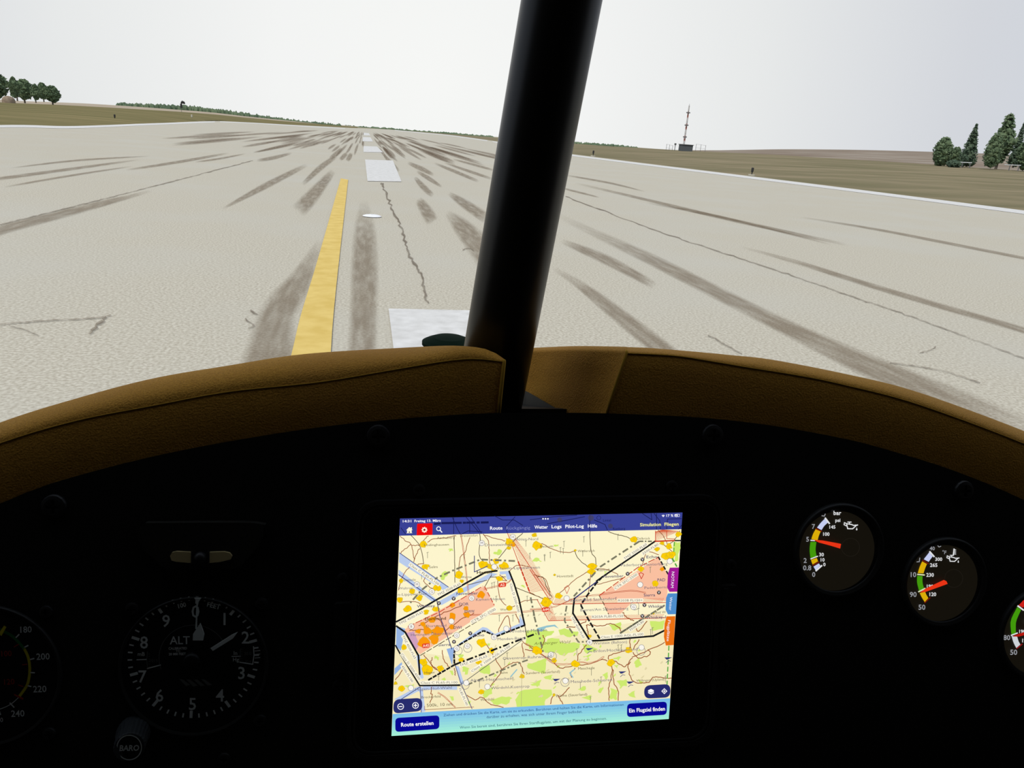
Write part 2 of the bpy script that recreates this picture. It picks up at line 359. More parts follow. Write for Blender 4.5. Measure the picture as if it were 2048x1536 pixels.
tree('conifer_tree', 'narrow pointed conifer beside the tallest ragged tree', 2011, 2036, 250, 334, 2026, 193, 'cone', 12, gr_, .06)
tree('broadleaf_tree', 'broad olive tree beside the narrow conifer', 2031, 2078, 272, 338, 2054, 182, 'oval', 13, gr_, .05)
tree('low_shrub', 'low dark shrub under the small round tree', 1894, 1918, 320, 334, 1906, 178, 'oval', 14, None, .02, leaf_dark)

def ridge(name, label, pts, d, mat, amp, base_drop, seed):
    """a wooded ridge: many uneven tree tops in several rows"""
    r_ = random.Random(seed); m = MB(); q = interp([Vector((*p, 0)) for p in pts], len(pts)*26)
    for i, p in enumerate(q):
        for row in range(2):
            dd = d + row*25 + r_.uniform(-8, 8); s = dd/F*1.05
            top = dist(p.x, p.y - amp*r_.random()**2, dd); w = (2.2+2.5*r_.random())*s; bot = top - Vector((0, 0, base_drop*s))
            rings = []
            for t, k in ((0, .9), (.35, 1), (.7, .75), (1, .12)):
                c = bot.lerp(top, t); rings.append([c + Vector((math.cos(a*1.2566+i)*w*k, math.sin(a*1.2566+i)*w*k, 0)) for a in range(5)])
            m.loft(rings, True, True)
    o = m.build(name, mat); tag(o, label, 'woodland', kind='stuff'); return o
ridge('distant_woodland', 'long line of distant woodland beyond the tan field', [(235, 207.5), (300, 210), (370, 213), (430, 219), (500, 229), (560, 238), (600, 242.5), (680, 250.5)], 1050, far_tree_m, 4, 10, 21)
ridge('distant_woodland', 'low distant woodland at the far end of the runway', [(690, 252), (760, 256), (840, 262), (920, 268), (985, 273.5)], 1700, far_tree_m, 2.5, 4, 22)
ridge('distant_woodland', 'faint grey treetops on the skyline left of the lattice mast', [(1140, 286.5), (1180, 288), (1230, 292), (1275, 296)], 700, far_tree_m, 4, 6, 23)

brown_m = noise_mat('brown_earth', (.24, .18, .13), (.33, .26, .19), 1.5, 1, 0)
p0 = dist(17.5, 203.5, 280); s = 280/F*.82; o = empty('earth_mound', loc=p0); tag(o, 'rounded brown earth mound at the foot of the trees', 'mound')
m = MB(); m.lathe([(11*s, -.6), (11*s, 2.5*s), (10*s, 5.5*s), (8*s, 8*s), (4.5*s, 9.8*s), (.01, 10.6*s)], 22); m.build('heap', brown_m, o, True)

# lattice mast with hut
steel_m = pbsdf('grey_steel', (.16, .16, .16), .7); red_m = pbsdf('mast_red', (.42, .14, .10), .7); wht_m = pbsdf('mast_white', (.6, .58, .56), .7)
pb = dist(1366, 301, 214); s = (pb-EYE).length/F; H = 78*s
o = empty('lattice_mast', loc=pb); tag(o, 'red and white lattice radio mast rising from a dark hut', 'mast')
leg = [(.5, .5), (-.5, .5), (-.5, -.5), (.5, -.5)]
for k in range(8):
    z0, z1 = -.7 + (H+.7)*k/8, -.7 + (H+.7)*(k+1)/8; a0, a1 = 2.3*s*(1-.45*k/8), 2.3*s*(1-.45*(k+1)/8); m = MB()
    for i in range(4):
        q0, q1 = leg[i], leg[(i+1) % 4]
        m.tube([(q0[0]*a0, q0[1]*a0, z0), (q0[0]*a1, q0[1]*a1, z1)], .05, 5)
        m.tube([(q0[0]*a0, q0[1]*a0, z0), (q1[0]*a1, q1[1]*a1, z1)], .03, 4); m.tube([(q0[0]*a1, q0[1]*a1, z1), (q1[0]*a1, q1[1]*a1, z1)], .03, 4)
    m.build('lattice_section', red_m if k % 2 == 0 else wht_m, o)
for z in (23, 43.5, 65):
    m = MB(); m.lathe([(.01, z*s), (3.6*s, z*s), (3.6*s, (z+1.8)*s), (.01, (z+1.8)*s)], 10); m.build('platform', steel_m, o)
m = MB(); m.tube([(0, 0, H), (0, 0, H+3*s)], .04, 5); m.build('antenna_tip', steel_m, o)
hut = empty('equipment_hut', loc=dist(1370.5, 302, 212)); tag(hut, 'dark grey equipment hut at the foot of the lattice mast', 'hut')
m = MB(); m.box((0, 0, 5.2*s), (10.3*s, 1.2, 5.6*s)); m.build('walls', pbsdf('hut_grey', (.10, .11, .115), .9), hut)
m = MB(); m.box((0, 0, 11.1*s), (11.2*s, 1.4, .5*s)); m.build('roof', steel_m, hut)
for xs, lab in (((1332, 1344), 'thin wire fence panel by the dark post near the hut'), ((1391, 1410), 'thin wire fence panel standing away from the dark post')):
    a, b = dist(xs[0], 300, 213), dist(xs[1], 302.5, 213); o = empty('fence_panel', loc=a); tag(o, lab, 'fence')
    for t in (0, .5, 1):
        c = (b-a)*t; m = MB(); m.tube([c-Vector((0, 0, .3)), c + Vector((0, 0, 10.5*s))], .05, 5); m.build('post', steel_m, o)
    for z in (4, 10.2): m = MB(); m.tube([Vector((0, 0, z*s)), (b-a)+Vector((0, 0, z*s))], .025, 4); m.build('rail', steel_m, o)
a = dist(1349, 302, 213); o = empty('marker_post', loc=a); tag(o, 'short dark post between fence panel and hut', 'post')
m = MB(); m.tube([(0, 0, -.3), (0, 0, 12*s)], .09, 6); m.build('post', steel_m, o); m = MB(); m.box((0, 0, 12*s), (.2, .2, .25)); m.build('post_head', steel_m, o)
# white rails by the trees
rail_m = pbsdf('white_rail', (.6, .62, .62), .8)
for (x0, y0, x1, y1), lab in (((1916, 324.5, 1944, 325.5), 'white rail on posts below the wide conifer'), ((2009, 329.5, 2042, 331), 'white rail below the narrow conifer')):
    a, b = dist(x0, y0, 180), dist(x1, y1, 180); o = empty('white_rail', loc=a - Vector((0, 0, .95))); tag(o, lab, 'rail')
    m = MB(); m.tube([Vector((0, 0, .95)), (b-a)+Vector((0, 0, .95))], .09, 6); m.build('rail', rail_m, o)
    for t in (.35, .9): c = (b-a)*t; m = MB(); m.tube([c+Vector((0, 0, -.4)), c+Vector((0, 0, .95))], .10, 6); m.build('post', steel_m, o)

# runway edge lights
dark_m = pbsdf('dark_housing', (.035, .035, .035), .7); cream_m = pbsdf('cream_base', (.62, .58, .48), .8)
def edge_light(px, base, top, lab, body=None):
    p = ground(px, base, 0) if base - hor(px) > 9 else dist(px, base, 170)
    s = (p-EYE).length/F; h = (base-top)*s; o = empty('edge_light', loc=p); tag(o, lab, 'light', 'lights along the runway edges')
    m = MB(); m.lathe([(.01, .02*h), (h*.42, .02*h), (h*.42, .16*h), (.01, .16*h)], 12); m.build('base_plate', cream_m, o)
    m = MB(); m.lathe([(h*.06, .12*h), (h*.07, .4*h), (h*.15, .5*h), (h*.16, .95*h), (.01, h)], 10); m.build('lamp_head', body or dark_m, o)
edge_light(1503, 351.5, 337, 'edge light with dark head, on grass beside the edge line across from the ploughed hill')
edge_light(1186, 313, 302, 'edge light with dark head and cream base, between strut and mast')
edge_light(230, 240, 231, 'small dark edge light in the grass in front of the far woodland')
edge_light(384, 239.5, 231, 'small pale edge light in the grass below the windsock', cream_m)
pw = dist(363, 222, 430); s = (pw-EYE).length/F; o = empty('windsock', loc=pw); tag(o, 'drooping dark windsock on a pole before the far woodland', 'windsock')
m = MB(); m.tube([(0, 0, -1), (0, 0, 14*s)], .12, 6); m.build('pole', steel_m, o)
m = MB(); m.tube([(0, 0, 13*s), (2.5*s, 0, 14.5*s), (4.5*s, 0, 14*s), (6*s, 0, 12*s)], [.35, .75, .6, .4], 8); m.build('sock', dark_m, o)
m = MB(); m.tube([(-.2*s, 0, 5*s), (.2*s, 0, 12*s)], [.7, .5], 6); m.build('sock_tail', dark_m, o)
pl = ground(744, 433.5); s = (pl-EYE).length/F; o = empty('inset_light', loc=pl); tag(o, 'low white inset light across the end of the tyre mark beside the yellow line', 'light')
m = MB(); m.lathe([(18*s, .012), (17*s, .02), (13*s, .034), (.01, .04)], 24); m.build('lens_housing', pbsdf('light_housing', (.85, .86, .88), .5), o, True)

# ------------------------------------------------------------------ cockpit frame (the plane of the instrument panel)
_px = Vector((.9766, -.0014, .1219)).normalized(); _py = Vector((.0503, 1.012, -.0731)).normalized()
_d = _px.dot(_py)/2; _px, _py = (_px - _py*_d).normalized(), (_py - _px*_d).normalized()
_t = Vector((-.0605, -.0727, .3919))
UX = RW @ _px; UY = RW @ _py; UN = UX.cross(UY).normalized()
PO = EYE + RW @ _t                                     # a point of the panel plane (upper left corner of the screen)
if UN.dot(EYE-PO) < 0: UN = -UN
PO = PO + UX*.080 - UY*.06
PM = Matrix(((UX.x, UY.x, UN.x, PO.x), (UX.y, UY.y, UN.y, PO.y), (UX.z, UY.z, UN.z, PO.z), (0, 0, 0, 1)))
def PU(px, py, w=0.0):                                 # where a line of sight meets the plane w in front of the panel, in panel coordinates
    d = ray(px, py); o = PO + UN*w; k = (o-EYE).dot(UN)/d.dot(UN); q = EYE + d*k - PO
    return Vector((q.dot(UX), q.dot(UY), w))
def PW(px, py, w=0.0): return PM @ PU(px, py, w)       # the same in world space
def panel_thing(name, px, py, label, cat, group=None):
    c = PU(px, py); o = empty(name, PM @ Matrix.Translation(c)); o['_c'] = 0; del o['_c']
    tag(o, label, cat, group); return o, c
class Flat:
    """print on a face lying in the panel: outlines are traced, then laid on that face"""
    def __init__(s, c): s.c = c; s.items = {}
    def get(s, mat):
        return s.items.setdefault(mat.name, (mat, MB()))[1]
    def poly(s, pts, mat, w):
        s.get(mat).add([PU(p[0], p[1], w)-s.c for p in pts], [tuple(range(len(pts)))])
    def line(s, pts, width, mat, w, dash=None):
        segs = []
        if dash:
            pos = 0; k = 0; left = dash[0]; on = True; cur = [pts[0]]
            for a, b in zip(pts, pts[1:]):
                L = math.hypot(b[0]-a[0], b[1]-a[1]); t = 0
                while L - t > left:
                    t += left; q = (a[0]+(b[0]-a[0])*t/L, a[1]+(b[1]-a[1])*t/L)
                    if on: cur.append(q); segs.append(cur)
                    cur = [q]; on = not on; k = (k+1) % len(dash); left = dash[k]
                left -= L-t
                if on: cur.append(b)
                else: cur = [b]
            if on and len(cur) > 1: segs.append(cur)
        else: segs = [pts]
        h = width/2
        for g in segs:
            for a, b in zip(g, g[1:]):
                L = math.hypot(b[0]-a[0], b[1]-a[1])
                if L < 1e-6: continue
                ex, ey = (b[0]-a[0])/L, (b[1]-a[1])/L; e = h*.6 if not dash else 0
                s.poly([(a[0]-ex*e-ey*h, a[1]-ey*e+ex*h), (b[0]+ex*e-ey*h, b[1]+ey*e+ex*h), (b[0]+ex*e+ey*h, b[1]+ey*e-ex*h), (a[0]-ex*e+ey*h, a[1]-ey*e-ex*h)], mat, w)
    def disc(s, x, y, r, mat, w, n=14, ry=None): s.poly([(x+r*math.cos(k*6.2832/n), y+(ry or r)*math.sin(k*6.2832/n)) for k in range(n)], mat, w)
    def ring(s, x, y, r, t, mat, w, n=16): s.line([(x+r*math.cos(k*6.2832/n), y+r*math.sin(k*6.2832/n)) for k in range(n+1)], t, mat, w)
    def text(s, body, x, y, h, mat, w, ang=0, bold=0, width=None, align='c', shear=0): TEXT.append((s, body, x, y, h, mat, w, ang, bold, width, align, shear))
    def build(s, parent, names):
        v = []; f = []; mi = []; mats = []
        for k, (mat, mb) in s.items.items():
            b = len(v); v += mb.v; f += [tuple(i+b for i in q) for q in mb.f]; mi += [len(mats)]*len(mb.f); mats.append(mat)
        o = mesh(names, v, f, None, parent)
        for mt_ in mats: o.data.materials.append(mt_)
        o.data.polygons.foreach_set('material_index', mi); o['kind'] = 'stuff'; return o
TEXT = []; FLATS = []
def flush_text():
    tmp = {}; 
    for t in TEXT + [(None, 'H', 0, 0, 1, None, 0, 0, 0, None, 'c', 0)]:
        key = (t[1], t[8], t[11])
        if key in tmp: continue
        cu = bpy.data.curves.new('t', 'FONT'); cu.body = t[1]; cu.size = 1; cu.resolution_u = 2; cu.offset = t[8]; cu.shear = t[11]
        ob = bpy.data.objects.new('t', cu); col.objects.link(ob); tmp[key] = ob
    bpy.context.view_layer.update(); dg = bpy.context.evaluated_depsgraph_get(); geo_ = {}
    for k, ob in tmp.items():
        me = ob.evaluated_get(dg).to_mesh(); vv = [tuple(v.co) for v in me.vertices]; ff = [tuple(p.vertices) for p in me.polygons]
        geo_[k] = (vv, ff); ob.evaluated_get(dg).to_mesh_clear()
    for ob in tmp.values():
        cu = ob.data; bpy.data.objects.remove(ob); bpy.data.curves.remove(cu)
    ch = max(v[1] for v in geo_[('H', 0, 0)][0])
    for fl, body, x, y, h, mat, w, ang, bold, width, align, shear in TEXT:
        vv, ff = geo_[(body, bold, shear)]
        if not vv: continue
        x0, x1 = min(v[0] for v in vv), max(v[0] for v in vv); k = h/ch; kx = width/(x1-x0) if width else k
        ox = {'c': -(x0+x1)/2, 'l': -x0, 'r': -x1}[align]; ca, sa = math.cos(R(ang)), math.sin(R(ang))
        pts = []
        for v in vv:
            dx, dy = (v[0]+ox)*kx, -(v[1]-ch/2)*k
            pts.append(PU(x+dx*ca-dy*sa, y+dx*sa+dy*ca, w)-fl.c)
        fl.get(mat).add(pts, ff)

# materials of the cockpit
panel_m = noise_mat('matt_black_panel', (.012, .0118, .010), (.017, .0165, .0135), 900, .85, .15)
black_m = pbsdf('satin_black', (.010, .010, .010), .45, 0, .4)
bezel_m = pbsdf('black_bezel', (.018, .019, .018), .5, 0, .4)
tablet_m = pbsdf('tablet_glass_black', (.002, .002, .002), .35, 0, .12)
screw_m = pbsdf('blackened_screw', (.03, .03, .03), .4, .6, .4)
strut_m = pbsdf('strut_black_enamel', (.007, .007, .006), .34, 0, .3)
leather_m = noise_mat('tan_suede_leather', (.47, .222, .026), (.63, .315, .042), 1000, .8, .12, bump=.45, scale2=14, c3=(.50, .23, .04), detail=4)
seam_m = pbsdf('leather_seam', (.45, .25, .03), .9, 0, .05)
liner_m = pbsdf('dark_cabin_liner', (.11, .10, .085), .9, 0, .1)
cowl_m = pbsdf('dark_green_cowling', (.010, .030, .018), .5, 0, .4)

# cabin axes: forward is straight ahead through the panel
FW = Vector((-UN.x, -UN.y, 0)).normalized(); RT = Vector((FW.y, -FW.x, 0)); UP = Vector((0, 0, 1))
def cab(a, b, c): return EYE + RT*a + FW*b + UP*c
def slab(m, pts, th):                                    # a flat board with thickness
    n = (pts[1]-pts[0]).cross(pts[2]-pts[0]).normalized()*th; k = len(pts)
    m.add(list(pts)+[p+n for p in pts], [tuple(range(k-1, -1, -1)), tuple(range(k, 2*k))] + [(i, (i+1) % k, (i+1) % k+k, i+k) for i in range(k)])
m = MB(); A = .72
slab(m, [cab(-A, -1.1, .46), cab(A, -1.1, .46), cab(A, .30, .46), cab(-A, .30, .46)], .03)          # roof
slab(m, [cab(-A, -1.1, -1.0), cab(-A, .5, -1.0), cab(-A, .5, -.42), cab(-A, .42, -.30), cab(-A, .25, .46), cab(-A, -1.1, .46)], .03)
slab(m, [cab(A, -1.1, .46), cab(A, .25, .46), cab(A, .42, -.30), cab(A, .5, -.42), cab(A, .5, -1.0), cab(A, -1.1, -1.0)], .03)
slab(m, [cab(-A, -1.1, -1.0), cab(-A, -1.1, .46), cab(A, -1.1, .46), cab(A, -1.1, -1.0)], .03)       # back
slab(m, [cab(-A, -1.1, -1.0), cab(A, -1.1, -1.0), cab(A, .5, -1.0), cab(.5, 1.0, -1.0), cab(-.5, 1.0, -1.0), cab(-A, .5, -1.0)], .03)       # floor
slab(m, [cab(-.5, 1.0, -1.0), cab(.5, 1.0, -1.0), cab(.42, 1.0, -.56), cab(-.42, 1.0, -.56)], .02)         # firewall
o = m.build('unseen_cabin_shell', liner_m); tag(o, 'unseen dark lined cabin around the pilot, letting light in only ahead', 'cabin', kind='structure')  # unseen enclosure, added so daylight enters only through the open front
m = MB(); rings = []
for b, w, top in ((.44, .76, -.26), (.60, .74, -.30), (.80, .68, -.37), (1.0, .61, -.43), (1.35, .49, -.54), (1.7, .33, -.66), (1.9, .16, -.76), (1.96, .02, -.86)):
    rings.append([cab(w*math.cos(math.pi*k/24), b, -1.02 + (top+1.02)*math.sin(math.pi*k/24)**(.34+.3*min(1, b-.44))) for k in range(25)])
m.loft(rings); o = m.build('engine_cowling', cowl_m, None, True); tag(o, 'dark green engine cowling falling away ahead of the panel', 'cowling', kind='structure')

# ------------------------------------------------------------------ instrument panel
edge_px = [(-760, 1500), (-520, 1290), (-300, 1135), (-120, 1051), (0, 1007), (102, 967), (284, 918), (457, 883), (635, 855), (762, 841), (889, 831), (995, 826), (1128, 825.5), (1219, 827), (1398, 835), (1542, 851), (1687, 877), (1769, 898), (1907, 941), (2048, 1000), (2200, 1080), (2400, 1220), (2650, 1440)]
edge = interp([PU(*p) for p in edge_px], 90)
lo = -.36
panel = empty('instrument_panel', PM); tag(panel, 'matt black instrument panel with arched top edge', 'panel')
m = MB(); n = len(edge)
front = [Vector((p.x, p.y, 0)) for p in edge]; rim = [Vector((p.x, p.y-.0006, -.0006)) for p in edge]; back = [Vector((p.x, p.y-.0006, -.003)) for p in edge]
m.loft([[Vector((p.x, lo, 0)) for p in edge], front]); m.loft([front, back]); m.loft([back, [Vector((p.x, lo, -.003)) for p in edge]])
m.build('face_plate', panel_m, panel)
# the board that closes the cockpit behind the padding
m = MB(); bk = [Vector((p.x, p.y-.004, -.055)) for p in edge]
bk = [Vector((bk[0].x-.35, bk[0].y-.04, -.055))] + bk + [Vector((bk[-1].x+.35, bk[-1].y-.04, -.055))]
m.loft([[Vector((p.x, lo-.2, -.055)) for p in bk], bk]); m.loft([bk, [Vector((p.x, p.y-.01, -.25)) for p in bk]]); bo = m.build('bulkhead', black_m); bo.matrix_world = PM; tag(bo, 'black board closing the cockpit behind the padding', 'bulkhead', kind='structure')

def screw_proto(r, h):
    """round head with a sunk cross recess"""
    c, L = r*.14, r*.55; p = [(L, -c), (L, c), (c, c), (c, L), (-c, L), (-c, c), (-L, c), (-L, -c), (-c, -c), (-c, -L), (c, -L), (c, -c)]
    q = []
    for a, b in zip(p, p[1:]+p[:1]): q += [a, ((a[0]+b[0])/2, (a[1]+b[1])/2)]
    def circ(k, z): return [Vector((x/math.hypot(x, y)*r*k, y/math.hypot(x, y)*r*k, z)) for x, y in q]
    m = MB(); m.loft([circ(1, 0), circ(1, h*.45), circ(.92, h*.8), circ(.68, h), [Vector((x, y, h)) for x, y in q]], True); a = m.build('screw', screw_m, panel)
    m = MB(); top = [Vector((x, y, h)) for x, y in q]; bot = [Vector((x*.9, y*.9, h*.15)) for x, y in q]; m.loft([top, bot], True); m.add(bot, [tuple(range(len(bot)))])
    return a, m.build('cross_slot', screw_m, a)
def screws(proto, spots, parent, c0, w=0):
    a, b = proto
    for i, (x, y) in enumerate(spots):
        c = PU(x, y, w) - c0
        if a.parent is panel and not a.get('used') : q = a; a['used'] = 1; a.parent = parent; a.location = c
        else: q = clone(a, parent, c); clone(b, q)
big = screw_proto(.0062, .0026)
screws(big, [(1424, 870), (1925, 981), (110, 1012), (757, 872)], panel, Vector())
small = screw_proto(.0034, .0018)

# ------------------------------------------------------------------ padded leather coping
def pad(name, label, bot, crease, top, n, offs, cap, dsc=lambda t: 1):
    """front face, rolled top edge and flat top, swept along the arched panel edge"""
    B = interp([Vector((*p, 0)) for p in bot], n); C = interp([Vector((*p, 0)) for p in crease], n); T = interp([Vector((*p, 0)) for p in top], n)
    rows = []
    for i in range(n):
        w0 = offs(i/(n-1)); k_ = dsc(i/(n-1)); st = []
        st.append(PW(B[i].x, B[i].y+8, w0))
        for t in (.25, .5, .75): q = B[i].lerp(C[i], t); st.append(PW(q.x, q.y, w0 + .0012*math.sin(math.pi*t)))
        for k in range(9):
            a = math.pi/2*k/8; q = C[i].lerp(T[i], math.sin(a)); st.append(PW(q.x, q.y, w0-.034*k_*(1-math.cos(a))))
        q = T[i]; st.append(PW(q.x, q.y+3, w0-.050*k_)); st.append(PW(q.x, q.y+10, w0-.075*k_)); st.append(PW(q.x, q.y+50, w0-.090*k_)); st.append(PW(B[i].x, B[i].y+10, w0-.090*k_))
        rows.append(st)
    o = empty(name, Matrix.Translation(rows[n//2][0])); tag(o, label, 'padding'); oc = Vector(rows[n//2][0])
    m = MB(); m.loft([[p-oc for p in r_] for r_ in rows], False); k = len(rows[0])
    if cap in ('end', 'both'): m.f.append(tuple(range((n-1)*k, n*k)))
    if cap in ('start', 'both'): m.f.append(tuple(range(k-1, -1, -1)))
    ob = m.build('leather_cover', leather_m, o, True)
    m = MB(); m.tube([r_[4]-oc for r_ in rows], .00045, 6); m.build('seam', seam_m, o, True)
    return o, rows, oc
lb = [(-640, 1390), (-420, 1215), (-200, 1085), (0, 1007), (102, 967), (284, 918), (457, 883), (635, 855), (762, 841), (889, 831), (950, 828), (997, 826)]
lc = [(-640, 1235), (-420, 1080), (-200, 965), (0, 887), (152, 842), (305, 812), (457, 784), (635, 765), (787, 740), (889, 723), (950, 718), (1008, 724)]
lt = [(-640, 1195), (-420, 1040), (-200, 925), (0, 845), (152, 797), (305, 757), (457, 731), (609, 708), (813, 695), (914, 691.5), (975, 699), (1007, 717)]
lpad, lrows, loc_ = pad('coping_pad', 'tan suede padding along the panel edge, ending square in front of the strut', lb, lc, lt, 84, lambda t: -.006, 'both', lambda t: 1-.62*min(1, max(0, (t-.90)/.05)))
m = MB(); m.tube([p-loc_ for p in lrows[-1][:7]], .0011, 6); m.build('end_welt', seam_m, lpad, True)
rb = [(1212, 826), (1300, 829), (1398, 835), (1542, 851), (1687, 877), (1769, 898), (1907, 941), (2048, 1000), (2200, 1080), (2400, 1220), (2600, 1392)]
rc = [(1253, 707), (1349, 712), (1422, 723), (1494, 735), (1600, 752), (1687, 770), (1832, 808), (2048, 888), (2200, 960), (2400, 1085), (2600, 1240)]
rt = [(1253, 694), (1300, 696), (1398, 704), (1470, 711), (1542, 719), (1687, 747), (1832, 783), (2048, 862), (2200, 930), (2400, 1045), (2600, 1200)]
rpad, rrows, roc = pad('coping_pad', 'tan suede padding along the panel edge, folded back into the gap behind the strut', rb, rc, rt, 70, lambda t: -.006, 'end')
# its folded end, running forward behind the strut
m = MB(); rows = []
fb = [(1214, 880), (1130, 828), (1050, 781), (1000, 752)]; fc = [(1253, 707), (1162, 704), (1080, 705), (1000, 707)]; ft = [(1253, 693.5), (1156, 692), (1068, 695.5), (1000, 699)]
nB, nC, nT = [interp([Vector((*p, 0)) for p in q], 16) for q in (fb, fc, ft)]
for i in range(16):
    t = i/15; w0 = -.006 - .125*t; st = []
    for k in (0, .2, .4, .6, .8): q = nB[i].lerp(nC[i], k); st.append(PW(q.x, q.y, w0 + .0015*math.sin(k*14+t*9)))
    for k in range(7): a = math.pi/2*k/6; q = nC[i].lerp(nT[i], math.sin(a)); st.append(PW(q.x, q.y, w0-.022*(1-math.cos(a))))
    q = nT[i]; st.append(PW(q.x, q.y+6, w0-.06)); st.append(PW(q.x, q.y+40, w0-.075))
    rows.append([p-roc for p in st])
m.loft(rows); m.build('folded_end', leather_m, rpad, True)
m = MB(); m.loft([[PW(nB[i].x-4, nB[i].y-3, -.008-.125*i/15)-roc, PW(nB[i].x-4, nB[i].y+90, -.008-.125*i/15)-roc, PW(nB[i].x, nB[i].y+90, -.05-.125*i/15)-roc] for i in range(16)]); m.build('fold_backing', black_m, rpad)
m = MB(); m.tube([p-roc for p in rrows[0][:7]], .0009, 6); m.build('corner_seam', seam_m, rpad, True)

# ------------------------------------------------------------------ centre strut
def strut_c(y): return ((1042+1205)/2 + ((928+1068)/2-(1042+1205)/2)*y/692, y)
wS = -.050; pA = PW(*strut_c(830), wS); dep = (RW.transposed() @ (PW(*strut_c(692), wS)-EYE)).z
rad = 140*math.cos(R(9.5))*dep/F/2; dep0 = 2*rad*F/(163*math.cos(R(9.5)))
q692 = PW(*strut_c(692), wS); q0 = at(*strut_c(0), dep0); dr = (q0-q692)
so = empty('windscreen_strut', Matrix.Translation(q692-dr*.25)); tag(so, 'thick black tubular windscreen strut rising from the panel', 'strut')
m = MB(); m.tube([dr*0, dr*.4, dr*.8, dr*1.25, dr*1.65], rad, 40); m.build('tube', strut_m, so, True)
foot = q692-dr*.25
m = MB(); m.tube([-dr*.02, dr*.03], rad*1.25, 32); m.build('base_collar', black_m, so, True)

# small domed cap on the cowling
cp = at(897, 692, .62); o = empty('filler_cap', Matrix.Translation(cp-Vector((0, 0, .055)))); tag(o, 'dark green domed cap on the cowling beside the strut', 'cap')
m = MB(); s = .62/F; m.lathe([(44*s, -.06), (44*s, .055), (53*s, .056), (53*s, .0585), (44*s, .0605), (30*s, .0628), (12*s, .0636), (.00001, .0638)], 40); m.build('dome', pbsdf('cap_green', (.006, .020, .010), .8, 0, .05), o, False)

# ------------------------------------------------------------------ round instruments
dial_m = pbsdf('dial_black', (.006, .0065, .007), .6, 0, .2)
ink_m = pbsdf('dial_white_ink', (.80, .86, .85), .8, 0, .1)
ink_g = pbsdf('dial_grey_ink', (.16, .17, .17), .8, 0, .1)
ink_green = pbsdf('dial_green_ink', (.03, .22, .06), .8, 0, .1); ink_yellow = pbsdf('dial_yellow_ink', (.80, .70, .02), .8, 0, .1); ink_red = pbsdf('dial_red_ink', (.45, .03, .02), .8, 0, .1)
needle_m = pbsdf('pale_pointer', (.75, .82, .80), .6); blackp_m = pbsdf('black_pointer', (.004, .004, .004), .5)
def bezel_and_dial(o, r, wd, wb, lip=.985):
    m = MB(); m.lathe([(r*1.0, 0), (r*1.0, wb*.7), (r*.99, wb), (r*lip, wb), (r*(lip-.035), wd+.0001)], 72); b = m.build('bezel', bezel_m, o, True)
    m = MB(); m.lathe([(r*(lip-.04), wd), (.00001, wd)], 72); d = m.build('dial_face', dial_m, o)
    return b, d
# altimeter
alt, ac_ = panel_thing('altimeter', 389.5, 1332, 'round black altimeter with white pointers reading zero and two', 'instrument')
ra = (PU(540, 1334)-PU(240, 1330)).length/2
bezel_and_dial(alt, ra, .0010, .0018)
fl = Flat(ac_); W_ = .0013
cc = PU(388, 1315, W_); ru = (PU(394, 1197, W_)-PU(385, 1437, W_)).length/2
ru = (ru + (PU(516, 1270, W_)-PU(258, 1358, W_)).length/2 + (PU(512, 1345, W_)-PU(262, 1281, W_)).length/2)/3
a0 = math.atan2((PU(394, 1197, W_)-cc).y, (PU(394, 1197, W_)-cc).x)
mt = MB()
for k in range(50):
    a = a0 - k*2*math.pi/50; big_ = k % 5 == 0; h = .00075 if big_ else .0004; L = .125 if big_ else .075
    if 'skip' == k: continue
    d = Vector((math.cos(a), math.sin(a), 0)); t = Vector((-d.y, d.x, 0)); q = cc - ac_
    mt.add([q+d*ru*.995-t*h, q+d*ru*.995+t*h, q+d*ru*(1-L)+t*h, q+d*ru*(1-L)-t*h], [(0, 1, 2, 3)])
mt.build('tick_marks', ink_m, alt)
for s_, x, y in (('0', 391, 1223), ('1', 449, 1238), ('2', 491, 1275), ('3', 483, 1346), ('4', 440, 1391), ('5', 385, 1408), ('6', 319, 1391), ('7', 285, 1353), ('8', 288, 1285), ('9', 332, 1242)):
    fl.text(s_, x, y, 23.5, ink_m, W_, 2 if s_ in '90' else 0, .012)
fl.text('100', 364, 1210.5, 8.5, ink_m, W_, -14, .02); fl.text('FEET', 427.5, 1211.5, 9, ink_m, W_, 14, .02)
fl.text('ALT', 359.5, 1280.5, 15.5, ink_m, W_, -1, .01)
fl.text('CALIBRATED', 355.5, 1296.7, 4.6, ink_m, W_, -1, .02, 37); fl.text('TO', 356, 1302.3, 4.2, ink_m, W_, -1, .02); fl.text('20 000 FEET', 354.5, 1308, 4.6, ink_m, W_, -1, .02, 34)
fl.text('mB', 282.5, 1308, 7.5, ink_m, W_, 0, .01); fl.line([(273.5, 1319.5), (293, 1318.8)], 2, ink_m, W_)
fl.text('In', 471, 1306, 7.5, ink_m, W_, 0, .01); fl.text('Hg', 472, 1319, 7.5, ink_m, W_, 0, .01); fl.line([(463.5, 1313), (481, 1312.5)], 1.6, ink_m, W_)
fl.line([(294.5, 1337), (321, 1330)], 2.2, ink_m, W_); fl.line([(295, 1303), (293.5, 1320), (295, 1337)], 1.2, ink_g, W_)
fl.line([(479.5, 1324.5), (505.5, 1328.5), (508, 1310), (507, 1293)], 2, ink_m, W_); fl.line([(481, 1298), (479, 1324)], 1.2, ink_g, W_)
fl.text('1015', 307.5, 1321, 6, ink_g, W_, -2, .0); fl.text('30.0', 495.5, 1307, 6, ink_g, W_, -2); fl.text('30.4', 496, 1323, 5, ink_g, W_, 4)
for k in range(6): fl.line([(297, 1308+k*5), (300, 1308+k*5)], .8, ink_g, W_); fl.line([(482, 1299+k*4.5), (485, 1299+k*4.5)], .8, ink_g, W_)
